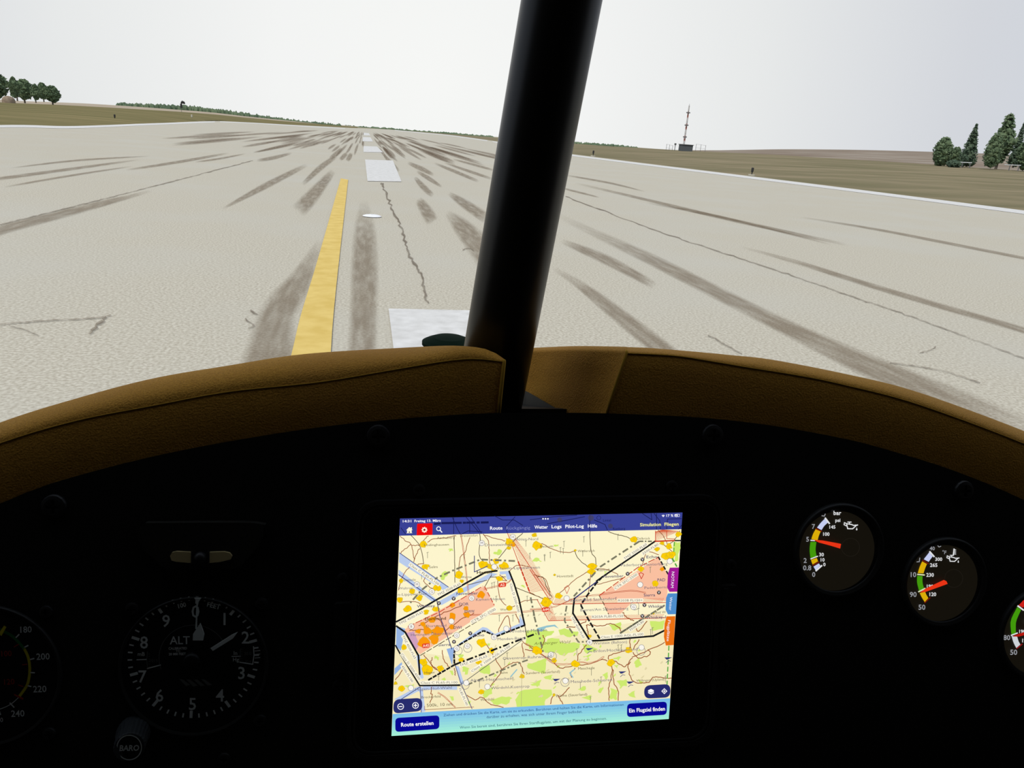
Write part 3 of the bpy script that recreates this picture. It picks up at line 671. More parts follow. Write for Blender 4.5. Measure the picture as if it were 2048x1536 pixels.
for k in range(3): fl.line([(510, 1302+k*7), (520, 1301+k*7)], 1.4, ink_m, W_)
arc_ = [(387+69*math.cos(R(a)), 1316+66*math.sin(R(a))) for a in range(-200, 161, 8)]
fl.line(arc_[:22], 1.2, ink_g, W_)
for k in range(4): x = 363+k*14.5; fl.poly([(x-5, 1360+abs(k-1.5)*-1.5), (x+3, 1359), (x+18, 1372-abs(k-1.5)*1.5), (x+9, 1373.5-abs(k-1)*1.2)], ink_g, W_)
FLATS.append((fl, alt, 'dial_print'))
def plate(parent, c, name, pts, w0, w1, mat):
    m = MB(); a = [PU(x, y, w1)-c for x, y in pts]; b = [Vector((p.x, p.y, w0)) for p in a]; k = len(a)
    m.add(a+b, [tuple(range(k))] + [(i, i+k, (i+1) % k+k, (i+1) % k) for i in range(k)]); return m.build(name, mat, parent)
plate(alt, ac_, 'thin_pointer', [(388.5, 1196), (402.5, 1196), (397, 1204), (395, 1214), (393.5, 1258), (390.5, 1258), (392.5, 1214), (392.5, 1204)], .0024, .0028, needle_m)
plate(alt, ac_, 'short_pointer', [(400.5, 1246), (408.5, 1268), (406, 1281), (385.5, 1281), (386, 1268)], .0030, .0034, needle_m)
plate(alt, ac_, 'short_pointer_stem', [(386, 1281), (404, 1281), (402, 1318), (388, 1318)], .0029, .0033, blackp_m)
plate(alt, ac_, 'long_pointer', [(475.5, 1264), (463, 1270), (421, 1296.5), (425.5, 1302), (466, 1277)], .0036, .0040, needle_m)
plate(alt, ac_, 'long_pointer_stem', [(421, 1296), (425.5, 1303), (392, 1322), (346, 1346), (344, 1343), (386, 1316)], .0035, .0039, blackp_m)
q = PU(388, 1316)-ac_; m = MB(); m.lathe([(.0042, .0012), (.0042, .0048), (.003, .0054), (.00001, .0054)], 24, (q.x, q.y)); m.build('hub', blackp_m, alt, True)
screws(small, [(265, 1217), (524, 1207), (521, 1440), (449, 1516)], panel, Vector())

# its setting knob
kb, kc = panel_thing('baro_knob', 268, 1462, 'ribbed black setting knob with white ring below the altimeter', 'knob')
tip = PU(258.5, 1495, .018)-kc; ax = tip.normalized(); qm = ax.to_track_quat('Z', 'Y').to_matrix()
L = tip.length; m = MB(); rk = .0072; rings = []
for r_, z in ((1.12, 0), (1.12, L*.25), (1.02, L*.5), (1.0, L*.93), (.93, L)):
    rings.append([qm @ Vector((rk*r_*(1+.035*(k % 2))*math.cos(k*math.pi/24), rk*r_*(1+.035*(k % 2))*math.sin(k*math.pi/24), z)) for k in range(48)])
m.loft(rings, True, True); m.build('knob_body', pbsdf('knob_black', (.03, .034, .036), .6), kb)
fl = Flat(kc); wk = tip.z + .0012
fl.ring(258.5, 1495, 24.5, 2, ink_m, wk, 40); fl.text('BARO', 258.5, 1496, 11, ink_m, wk, -1, .025, 40, shear=.15)
FLATS.append((fl, kb, 'cap_print'))
m = MB(); m.lathe([(rk*.96, tip.z-.001), (rk*.96, wk-.0003), (.00001, wk-.0003)], 32, (tip.x, tip.y)); m.build('knob_cap', dial_m, kb)

# airspeed indicator
asi, sc_ = panel_thing('airspeed_indicator', -31, 1351, 'round black airspeed dial with green and yellow speed arcs', 'instrument')
rs = (PU(127, 1345)-PU(-189, 1355)).length/2; bezel_and_dial(asi, rs, .0010, .0018); fl = Flat(sc_)
for s_, x, y, h in (('180', 52, 1259, 12), ('200', 86, 1313, 12.5), ('220', 79.5, 1378, 12.5), ('240', 35.5, 1427, 12.5), ('160', -18, 1228, 12), ('250', -3, 1440, 8.5), ('140', -80, 1240, 12), ('120', -125, 1285, 12)):
    fl.text(s_, x, y, h, ink_m, W_, -2, .012)
def arcpts(pts, n=20): return [(p.x, p.y) for p in interp([Vector((*p, 0)) for p in pts], n)]
fl.line(arcpts([(-75, 1285), (-40, 1258), (-5, 1258), (8, 1263), (28, 1275), (48, 1297)]), 6, ink_green, W_)
fl.line(arcpts([(48, 1297), (56.5, 1315), (59.5, 1340), (55, 1368), (40, 1391)]), 5.5, ink_yellow, W_)
fl.line(arcpts([(38, 1394), (22, 1408), (0, 1418), (-30, 1424)]), 1.5, ink_m, W_)
fl.poly([(8, 1251), (13, 1254), (3, 1272), (-3, 1268)], ink_yellow, W_+.0002)
fl.poly([(27, 1387), (47, 1396), (46, 1400), (29, 1391)], ink_red, W_+.0002)
for a, b in (((32, 1275), (38, 1269)), ((48, 1295), (56, 1291)), ((60, 1319), (68, 1317)), ((61, 1345), (69, 1345.5)), ((54, 1371), (62, 1373)), ((20, 1406), (28, 1414.5)), ((-2, 1420), (1, 1429))): fl.line([a, b], 2.6, ink_m, W_)
for a, b in (((28, 1294), (38, 1288)), ((45, 1329.5), (54, 1328.5)), ((37, 1370), (46, 1373))): fl.line([a, b], 2, ink_red, W_)
fl.text('100', 13, 1307, 11, ink_red, W_, -3, .005); fl.text('120', 18.5, 1363.5, 11, ink_red, W_, -3, .005)
FLATS.append((fl, asi, 'dial_print'))
plate(asi, sc_, 'pointer', [(-36, 1345), (-28, 1345), (-31, 1440), (-33, 1440)], .0026, .003, needle_m)
screws(small, [(94, 1223), (100, 1466)], panel, Vector())

# slip indicator
slip, lc_ = panel_thing('slip_indicator', 400, 1092, 'black slip indicator with pale curved tube and black ball', 'instrument')
hp = [(290, 1046), (510, 1046), (523, 1056), (523, 1078), (512, 1098), (485, 1128), (465, 1138), (340, 1138), (318, 1126), (288, 1100), (277, 1080), (277, 1058)]
plate(slip, lc_, 'housing', arcpts(hp+[hp[0]], 48)[:-1], 0, .004, noise_mat('housing_black', (.017, .0165, .013), (.024, .023, .018), 700, .8, .15))
tube_m = pbsdf('pale_tube_fluid', (.62, .50, .24), .35, 0, .4)
for nm, pts in (('tube_half', [(340, 1112), (344, 1105), (352, 1103), (381, 1104.5), (381, 1126), (352, 1123.5), (343, 1121)]), ('tube_half', [(419, 1104.5), (448, 1103.5), (459, 1106), (464, 1112), (461, 1119), (440, 1124), (419, 1126)])):
    plate(slip, lc_, nm, pts, .003, .0052, tube_m)
q = PU(400, 1116, .006)-lc_; m = MB(); m.lathe([(.0032*math.sin(R(a)), .0052+.0032*math.cos(R(a))) for a in range(90, -1, -10)], 24, (q.x, q.y)); m.build('ball', black_m, slip, True)
for x in (383.5, 416.5): plate(slip, lc_, 'reference_line', [(x-1.5, 1103), (x+1.5, 1103), (x+1.5, 1127), (x-1.5, 1127)], .005, .0056, black_m)

# lit gauges
glow_m = pbsdf('lit_gauge_glass', (.02, .018, .014), .6, 0, .1, emit=lin((19, 16, 10)))
WH = emat((225, 226, 228)); WB = emat((196, 204, 240)); GRY = emat((150, 152, 158)); GR = emat((66, 152, 12)); YE = emat((218, 172, 8)); RD = emat((120, 22, 6)); RN = emat((232, 52, 22)); RN2 = emat((180, 24, 14))
def gauge(px, py, rx, label, org, sc, mir=False):
    o, c = panel_thing('engine_gauge', px, py, label, 'gauge', 'round lit engine gauges')
    r = (PU(px+rx, py)-PU(px-rx, py)).length/2
    m = MB(); m.lathe([(r*1.06, 0), (r*1.06, .0018), (r*1.03, .0028), (r*1.0, .0029), (r*.975, .0021), (r*.96, .0022), (r*.935, .0012)], 72); m.build('bezel', bezel_m, o, True)
    m = MB(); m.lathe([(r*.95, .0009), (.00001, .0009)], 64); m.build('dial_well', bezel_m, o)
    q = PU(px-5, py+2)-c; m = MB(); m.lathe([(r*.90, .0012), (.00001, .0012)], 64, (q.x, q.y)); m.build('display', glow_m, o)
    return o, c, Flat(c), (lambda x, y: (org[0]+x/sc, org[1]+y/sc))
def band(f, P, outer, inner, mat, w=.0018):
    o_ = arcpts([P(*p) for p in outer], 8); i_ = arcpts([P(*p) for p in inner], 8)
    for k in range(7): f.poly([o_[k], o_[k+1], i_[k+1], i_[k]], mat, w)
GW = .0020
def oil_can(f, P, x, y, k):
    L = lambda *p: [P(x+a*k, y+b*k) for a, b in p]
    f.line(L((-60, -30), (-45, 40), (25, 42), (75, -5), (95, -12)), 14*k/6.98, WH, GW); f.line(L((-60, -30), (10, -18), (40, -5), (75, -10)), 14*k/6.98, WH, GW)
    f.line(L((-60, -30), (-90, -45), (-95, -15), (-55, 5)), 12*k/6.98, WH, GW); f.line(L((-20, -25), (-20, -50)), 12*k/6.98, WH, GW); f.line(L((-45, -52), (5, -52)), 12*k/6.98, WH, GW)
    f.poly(L((82, 20), (92, 55), (82, 65), (70, 55)), WH, GW)
# oil pressure
o, c, f, P = gauge(1676, 1099, 84, 'lit engine gauge marked bar and psi, red needle at five', (1580, 990), 6.98)
band(f, P, [(487, 330), (430, 388), (378, 455)], [(530, 385), (480, 430), (440, 490)], WB); f.line([P(492, 322), P(550, 398)], 3, WH, GW)
f.line([P(362, 468), P(440, 508)], 2, RD, GW); band(f, P, [(358, 478), (322, 545), (298, 615)], [(428, 510), (402, 570), (385, 635)], YE)
f.line([P(290, 633), P(345, 636)], 2.2, WH, GW); band(f, P, [(285, 655), (274, 770), (287, 880)], [(368, 655), (357, 765), (372, 855)], GR)
f.line([P(290, 892), P(386, 855)], 2.2, WH, GW); band(f, P, [(293, 905), (303, 938), (315, 970)], [(375, 880), (383, 903), (392, 925)], YE)
f.line([P(318, 982), P(406, 935)], 2, RD, GW); band(f, P, [(328, 1000), (343, 1025), (358, 1050)], [(403, 955), (413, 970), (424, 985)], WB); f.line([P(363, 1058), P(444, 986)], 3, WH, GW)
for s_, x, y, h in (('bar', 662, 250, 8.0), ('psi', 668, 352, 6.6), ('145', 592, 447, 6.4), ('100', 507, 546, 6.6), ('30', 440, 832, 6.8), ('10', 455, 905, 6.6), ('0', 480, 970, 6.6)): f.text(s_, *P(x, y), h, WH, GW, 0, .02)
for s_, x, y, h in (('5', 246, 618, 9), ('7', 328, 440, 9), ('2', 212, 915, 9.2), ('0.8', 240, 1017, 9.4), ('0', 331, 1110, 9.2)): f.text(s_, *P(x, y), h, GRY, GW, 0, .015)
f.line([P(445, 290), P(480, 295), P(492, 265)], 1.6, GRY, GW); oil_can(f, P, 850, 430, 1)
f.ring(*P(845, 730), 18, .6, emat((34, 30, 24)), GW, 30); FLATS.append((f, o, 'gauge_print'))
plate(o, c, 'needle', [P(333, 628), P(470, 640), P(712, 685), P(700, 748), P(560, 705), P(400, 662)], .0026, .0032, RN)
# oil temperature
o, c, f, P = gauge(1886, 1163, 79, 'lit engine gauge with 230 beside the green arc, red needle at ninety', (1790, 1050), 6.98)
band(f, P, [(480, 380), (440, 430), (402, 478)], [(525, 440), (495, 478), (470, 515)], WB); f.line([P(485, 372), P(546, 442)], 3, WH, GW)
f.line([P(385, 492), P(465, 540)], 2, RD, GW); band(f, P, [(380, 508), (345, 585), (318, 672)], [(445, 545), (418, 610), (398, 675)], YE)
f.line([P(315, 690), P(410, 698)], 2.6, emat((214, 220, 170)), GW); band(f, P, [(310, 710), (309, 805), (335, 915)], [(385, 715), (384, 800), (405, 885)], GR)
f.line([P(330, 932), P(420, 886)], 2.6, emat((214, 220, 180)), GW); band(f, P, [(345, 950), (375, 1012), (415, 1075)], [(420, 935), (440, 978), (465, 1020)], YE); f.line([P(415, 1085), P(490, 1015)], 2, RD, GW)
for s_, x, y, h in (('300', 610, 478, 6.6), ('265', 540, 560, 7), ('230', 490, 697, 7), ('190', 490, 857, 6.8), ('120', 528, 967, 7)): f.text(s_, *P(x, y), h, WH, GW, 0, .02)
for s_, x, y, h in (('10', 258, 693, 9.4), ('90', 254, 970, 9.6), ('50', 376, 1148, 9.8), ('40', 520, 327, 7)): f.text(s_, *P(x, y), h, GRY, GW, 0, .015)
f.text('°F', *P(688, 382), 7, GRY, GW, 8, .01); f.line([P(598, 290), P(615, 308), P(640, 296)], 1.4, GRY, GW); f.line([P(305, 515), P(340, 512), P(346, 460)], 1.6, GRY, GW)
oil_can(f, P, 810, 470, .9); f.line([P(815, 420), P(825, 335)], 2.4, WH, GW)
for k in range(4): f.line([P(825, 345+k*20), P(850, 348+k*20)], 1.2, WH, GW)
f.ring(*P(820, 745), 18, .6, emat((34, 30, 24)), GW, 30); FLATS.append((f, o, 'gauge_print'))
plate(o, c, 'needle', [P(362, 942), P(440, 890), P(690, 772), P(718, 785), P(735, 822), P(420, 936)], .0026, .0032, RN)
# third gauge, cut by the frame
o, c, f, P = gauge(2082, 1266, 82, 'lit engine gauge with a red arc above the green one', (1960, 1160), 7.68)
band(f, P, [(675, 300), (640, 340), (595, 388)], [(740, 345), (700, 385), (660, 425)], emat((200, 30, 24))); f.line([P(578, 395), P(668, 462)], 3, WH, GW)
band(f, P, [(575, 412), (480, 600), (470, 720), (485, 840)], [(630, 462), (560, 620), (549, 720), (552, 812)], GR); f.line([P(480, 850), P(575, 815)], 2.4, WH, GW)
band(f, P, [(484, 858), (515, 960), (558, 1045)], [(572, 872), (592, 940), (620, 990)], emat((205, 210, 215))); f.line([P(565, 1052), P(647, 985)], 2, emat((150, 20, 24)), GW)
for s_, x, y, h in (('190', 650, 790, 6.4), ('120', 700, 930, 7), ('230', 740, 650, 7), ('265', 760, 500, 7)): f.text(s_, *P(x, y), h, WH, GW, 0, .02)
for s_, x, y, h in (('80', 412, 885, 9.6), ('50', 518, 1110, 10)): f.text(s_, *P(x, y), h, GRY, GW, 0, .015)
f.line([P(535, 385), P(570, 385), P(585, 340)], 1.6, GRY, GW); FLATS.append((f, o, 'gauge_print'))
plate(o, c, 'needle', [P(515, 870), P(590, 840), P(880, 740), P(900, 790), P(600, 868)], .0026, .0032, RN2)

# ------------------------------------------------------------------ tablet mount and tablet
def rquad(q, r, n=8):                                    # rounded four-cornered outline, in picture units
    pts = []
    for i in range(4):
        p, a, b = Vector(q[i]), Vector(q[i-1]), Vector(q[(i+1) % 4]); da, db = (a-p).normalized(), (b-p).normalized()
        s_, e_ = p+da*r, p+db*r
        for k in range(n+1): t = k/n; pts.append(tuple(s_*(1-t)**2 + p*2*t*(1-t) + e_*t*t))
    return pts
tabq = [(724, 1014), (1440, 1002), (1414, 1478), (704, 1509)]
mount, mc = panel_thing('tablet_mount', 1070, 1250, 'black screwed frame holding the tablet in the panel', 'mount')
def ring_plate(parent, c, name, qo, ro, qi, ri, w0, w1, mat):
    a = [PU(x, y, w1)-c for x, y in rquad(qo, ro)]; b = [PU(x, y, w1)-c for x, y in rquad(qi, ri)]; dn = lambda p, w: Vector((p.x, p.y, w))
    m = MB(); m.loft([[dn(p, w0) for p in a], a, b, [dn(p, w0) for p in b]], True); return m.build(name, mat, parent)
ring_plate(mount, mc, 'frame', [(712, 1003), (1452, 990), (1427, 1491), (691, 1523)], 52, [(720, 1010), (1444, 998), (1418, 1482), (700, 1513)], 46, 0, .0042, black_m)
plate(mount, mc, 'latch_tab', rquad([(1444, 1172), (1478, 1171), (1470, 1310), (1436, 1312)], 9), 0, .0034, panel_m)
plate(mount, mc, 'latch_slide', rquad([(1448, 1178), (1458, 1178), (1450, 1290), (1441, 1291)], 3), .003, .0046, black_m)
plate(mount, mc, 'side_clip', rquad([(669, 1208), (706, 1206), (700, 1346), (660, 1349)], 6), 0, .0030, panel_m)
screws(small, [(838, 980), (1343, 972), (1461, 1130), (1447, 1330), (1312, 1497), (816, 1528), (686, 1157), (678, 1370)], mount, mc)
tab, tc_ = panel_thing('tablet', 1070, 1250, 'black tablet in a frame, showing a lit flight planning map', 'tablet')
plate(tab, tc_, 'body', rquad(tabq, 44), .0002, .0030, tablet_m)
ring_plate(tab, tc_, 'rim', tabq, 44, [(727, 1017), (1437, 1005), (1411, 1475), (708, 1506)], 42, .002, .0036, bezel_m)
m = MB(); q = PU(740, 1252)-tc_; m.lathe([(.0052, .00305), (.0048, .00312), (.00001, .00308)], 28, (q.x, q.y)); m.build('home_button', tablet_m, tab)

# ------------------------------------------------------------------ what the tablet shows
S0 = .0031; fs = Flat(tc_)
def LW(k): return S0 + .00003*k
zA = lambda x, y: (780+x/6.4, 1015+y/6.4)
zB = lambda x, y: (1060+x/6.4, 1010+y/6.4)
zC = lambda x, y: (770+x/5.6875, 1210+y/5.6875)
zD = lambda x, y: (1050+x/5.6875, 1200+y/5.6875)
def pts(z, *p): return [z(*q) for q in p]
cream = emat((253, 245, 205)); cream2 = emat((246, 234, 190)); navy = emat((57, 66, 150)); navy_d = emat((24, 28, 84)); green = emat((206, 234, 112)); pink = emat((250, 192, 160)); blue_b = emat((186, 204, 236)); blue_c = emat((150, 180, 226))
yel = emat((252, 205, 8)); org = emat((252, 152, 12)); olive = emat((196, 172, 30)); road = emat((150, 72, 30)); road2 = emat((196, 96, 66)); rail = emat((84, 66, 40)); redl = emat((206, 62, 36)); blk = emat((22, 24, 26)); gry = emat((122, 120, 98)); txt = emat((112, 106, 122)); txt2 = emat((96, 84, 52)); navl = emat((48, 54, 120)); wht = emat((246, 246, 250)); lake = emat((150, 196, 206)); hatch = emat((216, 96, 60)); dgreen = emat((80, 170, 60)); btn = emat((8, 8, 148)); pillc = emat((40, 44, 110)); lbl = emat((250, 246, 236))
SL = [(800, 1037), (1365, 1025), (1337.5, 1438), (783, 1472)]
def sx(u, v):                                            # 0..1 across and down the screen
    a = (SL[0][0]+(SL[1][0]-SL[0][0])*u, SL[0][1]+(SL[1][1]-SL[0][1])*u); b = (SL[3][0]+(SL[2][0]-SL[3][0])*u, SL[3][1]+(SL[2][1]-SL[3][1])*u)
    return (a[0]+(b[0]-a[0])*v, a[1]+(b[1]-a[1])*v)
def ang_at(y): return -1.2 - 2.3*(y-1030)/430
fs.poly(SL, cream, LW(0))
fs.poly([sx(0, .60), sx(.25, .66), sx(.5, .60), sx(.62, .56), sx(1, .50), sx(1, .92), sx(0, .92)], cream2, LW(1))
for z, P_ in ((zA, [[(740, 545), (800, 525), (815, 555), (780, 558)], [(1320, 590), (1380, 540), (1430, 550), (1420, 590), (1370, 602)], [(1815, 690), (1880, 640), (1950, 690), (1900, 682)], [(650, 910), (690, 820), (740, 810), (730, 880), (660, 930)], [(1630, 985), (1720, 1000), (1725, 1030)], [(880, 1090), (940, 1030), (900, 1040)]]),
    (zB, [[(300, 510), (370, 505), (365, 535), (320, 530)], [(1840, 480), (1920, 470), (1900, 700), (1850, 720)], [(950, 850), (1000, 840), (960, 890)], [(1690, 1090), (1750, 1080), (1740, 1130), (1700, 1125)]]),
    (zC, [[(1610, 290), (1700, 320), (1820, 330), (1820, 520), (1700, 480), (1640, 500), (1600, 440)], [(870, 690), (960, 720), (940, 790), (880, 760)], [(1080, 700), (1190, 680), (1190, 790), (1080, 765)], [(1610, 690), (1820, 620), (1820, 780), (1700, 745)], [(1480, 1080), (1540, 980), (1700, 950), (1820, 1010), (1820, 1150), (1500, 1165)], [(1200, 1085), (1330, 1040), (1450, 1060), (1380, 1135), (1230, 1125)], [(730, 1040), (790, 1030), (770, 1090)], [(1100, 980), (1230, 930), (1220, 1010), (1130, 1060)], [(640, 845), (690, 815), (680, 862)], [(730, 750), (780, 735), (770, 800)], [(830, 570), (890, 560), (870, 610)], [(1640, 880), (1780, 850), (1760, 920)], [(1170, 430), (1210, 440), (1190, 470)], [(900, 1120), (980, 1090), (960, 1150)], [(200, 930), (330, 900), (310, 940)], [(560, 590), (620, 580), (600, 630)]]),
    (zD, [[(20, 350), (150, 330), (330, 350), (300, 400), (180, 420), (60, 500)], [(380, 340), (470, 330), (610, 360), (600, 410), (480, 420), (400, 400)], [(180, 520), (260, 440), (390, 440), (400, 480), (640, 500), (600, 560), (450, 640), (370, 600), (230, 600)], [(30, 720), (150, 690), (240, 660), (230, 720), (140, 795), (40, 780)], [(950, 280), (1090, 250), (1105, 330), (1020, 350)], [(1420, 240), (1590, 230), (1570, 330), (1440, 350)], [(-60, 1040), (150, 1000), (300, 1020), (310, 1080), (150, 1180), (-60, 1195)], [(650, 500), (830, 560), (700, 610)], [(970, 1000), (1060, 1020), (1050, 1130), (970, 1132)], [(1040, 920), (1150, 900), (1160, 980), (1090, 992)], [(1170, 1070), (1250, 1030), (1260, 1112)], [(1240, 720), (1300, 650), (1330, 740), (1260, 770)], [(880, 850), (940, 820), (930, 905)], [(1000, 660), (1100, 650), (1060, 700)], [(600, 1015), (690, 980), (680, 1030)], [(830, 1030), (890, 980), (860, 1060)], [(210, 880), (320, 850), (290, 910)], [(60, 960), (160, 930), (140, 990)], [(1290, 900), (1370, 930), (1320, 960)], [(1010, 740), (1070, 730), (1050, 780)], [(660, 640), (760, 620), (720, 660)], [(640, 1110), (760, 1080), (740, 1140)]])):
    for q in P_:
        r_ = random.Random(len(q)+int(q[0][0])); fine = []
        for a, b in zip(q, q[1:]+q[:1]):
            for t in (0, .33, .66): fine.append((a[0]+(b[0]-a[0])*t+r_.uniform(-14, 14)*(t > 0), a[1]+(b[1]-a[1])*t+r_.uniform(-14, 14)*(t > 0)))
        fs.poly(pts(z, *fine), green, LW(2))
r_ = random.Random(5)
for k in range(60):                                       # relief shading and small woods of the hills
    u, v = r_.uniform(.35, .97), r_.uniform(.60, .88); x, y = sx(u, v)
    fs.poly([(x, y), (x+r_.uniform(3, 7), y-r_.uniform(3, 6)), (x+r_.uniform(4, 8), y-r_.uniform(1, 3)), (x+2, y+1.5)], emat((226, 214, 168)) if k % 2 else green, LW(2.5))
fs.poly(pts(zA, (1200, 1010), (1340, 1260), (1260, 1300)) + pts(zC, (960, 200), (400, 560), (375, 535), (215, 290), (260, 250)), pink, LW(3))
fs.poly(pts(zB, (1640, 670), (1770, 900), (1760, 1110), (1740, 1230), (1450, 1195), (930, 1205), (885, 1160)), pink, LW(3))
fs.poly(pts(zB, (930, 1255), (1010, 1410), (1130, 1420), (1290, 1262)), pink, LW(3))
for z, q, c in ((zA, [(120, 585), (760, 1030), (700, 1070), (115, 700)], blue_b), (zA, [(110, 795), (600, 1180), (530, 1200), (110, 870)], blue_b), (zA, [(600, 1215), (1290, 835), (1380, 850), (660, 1250)], blue_b),
    (zC, [(800, 490), (840, 440), (1110, 250), (1160, 260), (1250, 330), (1590, 185), (1590, 228), (1270, 352), (1120, 290)], blue_b), (zC, [(700, 500), (785, 480), (765, 690)], blue_c), (zC, [(800, 690), (840, 700), (900, 900), (860, 905)], blue_b),
    (zC, [(100, 1075), (380, 925), (420, 960), (180, 1080)], blue_b), (zC, [(350, 940), (425, 930), (460, 1210), (412, 1220), (400, 1000)], blue_b), (zC, [(430, 925), (820, 925), (820, 965), (430, 965)], blue_b), (zA, [(1400, 820), (1530, 810), (1560, 920), (1500, 925), (1480, 850), (1410, 860)], blue_b), (zC, [(1530, 110), (1590, 215), (1530, 215)], blue_b),
    (zC, [(110, 720), (190, 650), (200, 700), (105, 800)], blue_c), (zC, [(130, 240), (230, 270), (180, 520), (125, 470)], blue_c), (zC, [(355, 580), (395, 560), (440, 830), (400, 850)], blue_b), (zC, [(230, 320), (330, 300), (390, 450), (350, 520)], emat((208, 160, 190))), (zC, [(1370, 270), (1400, 250), (1420, 300), (1330, 320)], lake)):
    fs.poly(pts(z, *q), c, LW(4))
# restricted zones with diagonal hatching
def hatchband(a0, a1, b0, b1, n_, z):
    for k in range(n_):
        t = k/n_; p = (a0[0]+(a1[0]-a0[0])*t, a0[1]+(a1[1]-a0[1])*t); q = (b0[0]+(b1[0]-b0[0])*t, b0[1]+(b1[1]-b0[1])*t); fs.line([z(*p), z(*q)], .7, hatch, LW(5))
hatchband((1525, 340), (1660, 690), (1610, 400), (1800, 640), 20, zA); hatchband((1660, 690), (1810, 1100), (1800, 640), (2040, 1060), 26, zA)
hatchband((0, 830), (290, 1260), (60, 800), (320, 1190), 26, zB); hatchband((300, 1265), (900, 1262), (330, 1200), (930, 1200), 36, zB); hatchband((900, 1262), (1700, 1250), (930, 1205), (1730, 1190), 44, zB); hatchband((150, 1290), (280, 1400), (230, 1300), (300, 1400), 10, zB)
hatchband((210, 100), (280, 235), (300, 60), (360, 235), 14, zD); hatchband((280, 235), (1560, 200), (320, 185), (1600, 160), 70, zD); hatchband((1610, 460), (1930, 330), (1610, 340), (1700, 315), 22, zB)
for z, q, w in ((zA, [(1505, 330), (1640, 690), (1790, 1090)], 1.3), (zD, [(140, 0), (270, 237), (700, 225), (1500, 208), (1595, 200)], 1.3), (zA, [(1590, 450), (1780, 740), (2048, 1130)], 1.3), (zB, [(0, 830), (240, 1200), (300, 1270), (1740, 1248)], 1.4), (zB, [(1605, 330), (1605, 465)], 1.2), (zB, [(1750, 330), (1750, 430), (1850, 435)], 1.2)):
    fs.line(pts(z, *q), w, redl, LW(6))
# roads and railways
wig = random.Random(9)
def roadl(z, q, w, c, j=6):
    p = interp([Vector((*a, 0)) for a in q], len(q)*4); fs.line([z(a.x+wig.uniform(-j, j), a.y+wig.uniform(-j, j)) for a in p], w, c, LW(7))
for q in ([(130, 360), (200, 430), (270, 470), (300, 600), (310, 670)], [(270, 470), (140, 580)], [(280, 490), (380, 480)], [(490, 360), (420, 430)], [(480, 450), (560, 400), (700, 390), (850, 360)], [(380, 520), (330, 620), (300, 700)], [(350, 730), (430, 720)], [(460, 870), (440, 960), (570, 1060)], [(1200, 340), (1260, 450), (1280, 700), (1300, 740)], [(1200, 350), (1330, 390), (1480, 430)], [(1020, 390), (960, 560), (900, 640), (880, 830)], [(110, 1060), (160, 880), (250, 760)], [(1520, 820), (1640, 740), (1780, 760)], [(1850, 860), (1990, 920), (2048, 1090)], [(1380, 900), (1400, 1150), (1480, 1250)], [(1540, 1290), (1700, 1200), (1900, 1180)], [(120, 1220), (300, 1200), (430, 1260)], [(1400, 860), (1500, 940), (1390, 920)]): roadl(zA, q, 1.3, road)
for q in ([(820, 360), (830, 800), (830, 960)], [(140, 240), (370, 470), (430, 720)], [(1025, 130), (1150, 330), (1145, 620), (1260, 740)], [(1390, 650), (1560, 450), (1700, 330)], [(1300, 860), (1210, 1020)], [(1600, 1020), (1800, 1100), (1990, 1180)], [(1000, 990), (1240, 930)], [(1280, 890), (1480, 890)]): roadl(zA, q, 1.3, rail, 2)
for q in ([(150, 490), (300, 570), (470, 610), (570, 590)], [(570, 590), (620, 690), (740, 790)], [(770, 330), (780, 590), (840, 690), (850, 810)], [(1000, 340), (1120, 380), (1240, 410), (1300, 450)], [(740, 850), (560, 970), (370, 1140)], [(830, 820), (960, 820), (1130, 890)], [(780, 880), (760, 1040), (730, 1200)], [(1640, 320), (1720, 420), (1780, 560)], [(1650, 640), (1500, 600), (1440, 760)], [(1700, 500), (1780, 560), (1860, 640)], [(1920, 330), (1850, 450), (1780, 500)], [(860, 1020), (1130, 950), (1200, 930)], [(0, 1120), (150, 1190), (270, 1200)], [(90, 920), (170, 930), (210, 1040), (280, 1180)]): roadl(zB, q, 1.3, road if wig.random() < .6 else rail, 4)
for off in (0, 12):
    roadl(zA, [(860+off, 230), (900+off, 340), (940+off, 600), (1000+off, 1100)], .9, road2, 2); roadl(zB, [(0, 1330+off), (300, 1300+off), (600, 1180+off), (900, 1140+off), (1280, 1090+off), (1480, 1120+off)], .9, road2, 3)
    roadl(zA, [(1200, 1040+off), (1480, 970+off), (1560, 900+off)], .9, road2, 2); roadl(zC, [(960, 110+off), (1300, 90+off), (1820, 50+off)], .9, road2, 3)
    roadl(zD, [(0, 490+off), (110, 540+off), (200, 620+off), (340, 720+off), (520, 720+off), (620, 700+off), (760, 710+off), (900, 640+off)], .9, road2, 4); roadl(zC, [(600, 990+off), (690, 1050+off), (800, 1160+off)], .9, road2, 3)
for q in ([(1120, 400), (1190, 500), (1260, 620), (1320, 740), (1280, 820), (1170, 960)], [(540, 600), (520, 680), (600, 740), (630, 770)], [(440, 570), (540, 690), (620, 760)], [(930, 1030), (1030, 1080), (1100, 1050), (1200, 1130), (1350, 1160)], [(530, 930), (520, 1000), (540, 1030), (515, 1110)], [(1560, 440), (1580, 590)], [(1540, 660), (1580, 780)], [(1290, 300), (1330, 200), (1400, 120), (1430, 300)], [(1560, 420), (1640, 470), (1740, 540)], [(1480, 100), (1530, 200)], [(650, 520), (670, 620), (720, 700)], [(120, 850), (200, 740)], [(280, 290), (430, 280), (560, 320)], [(800, 800), (790, 720)], [(1330, 730), (1450, 660), (1540, 655)], [(380, 240), (470, 190), (640, 100), (880, 10)], [(690, 290), (860, 170), (1010, 90)], [(560, 130), (640, 200), (690, 330)]): roadl(zC, q, 1.5, road)
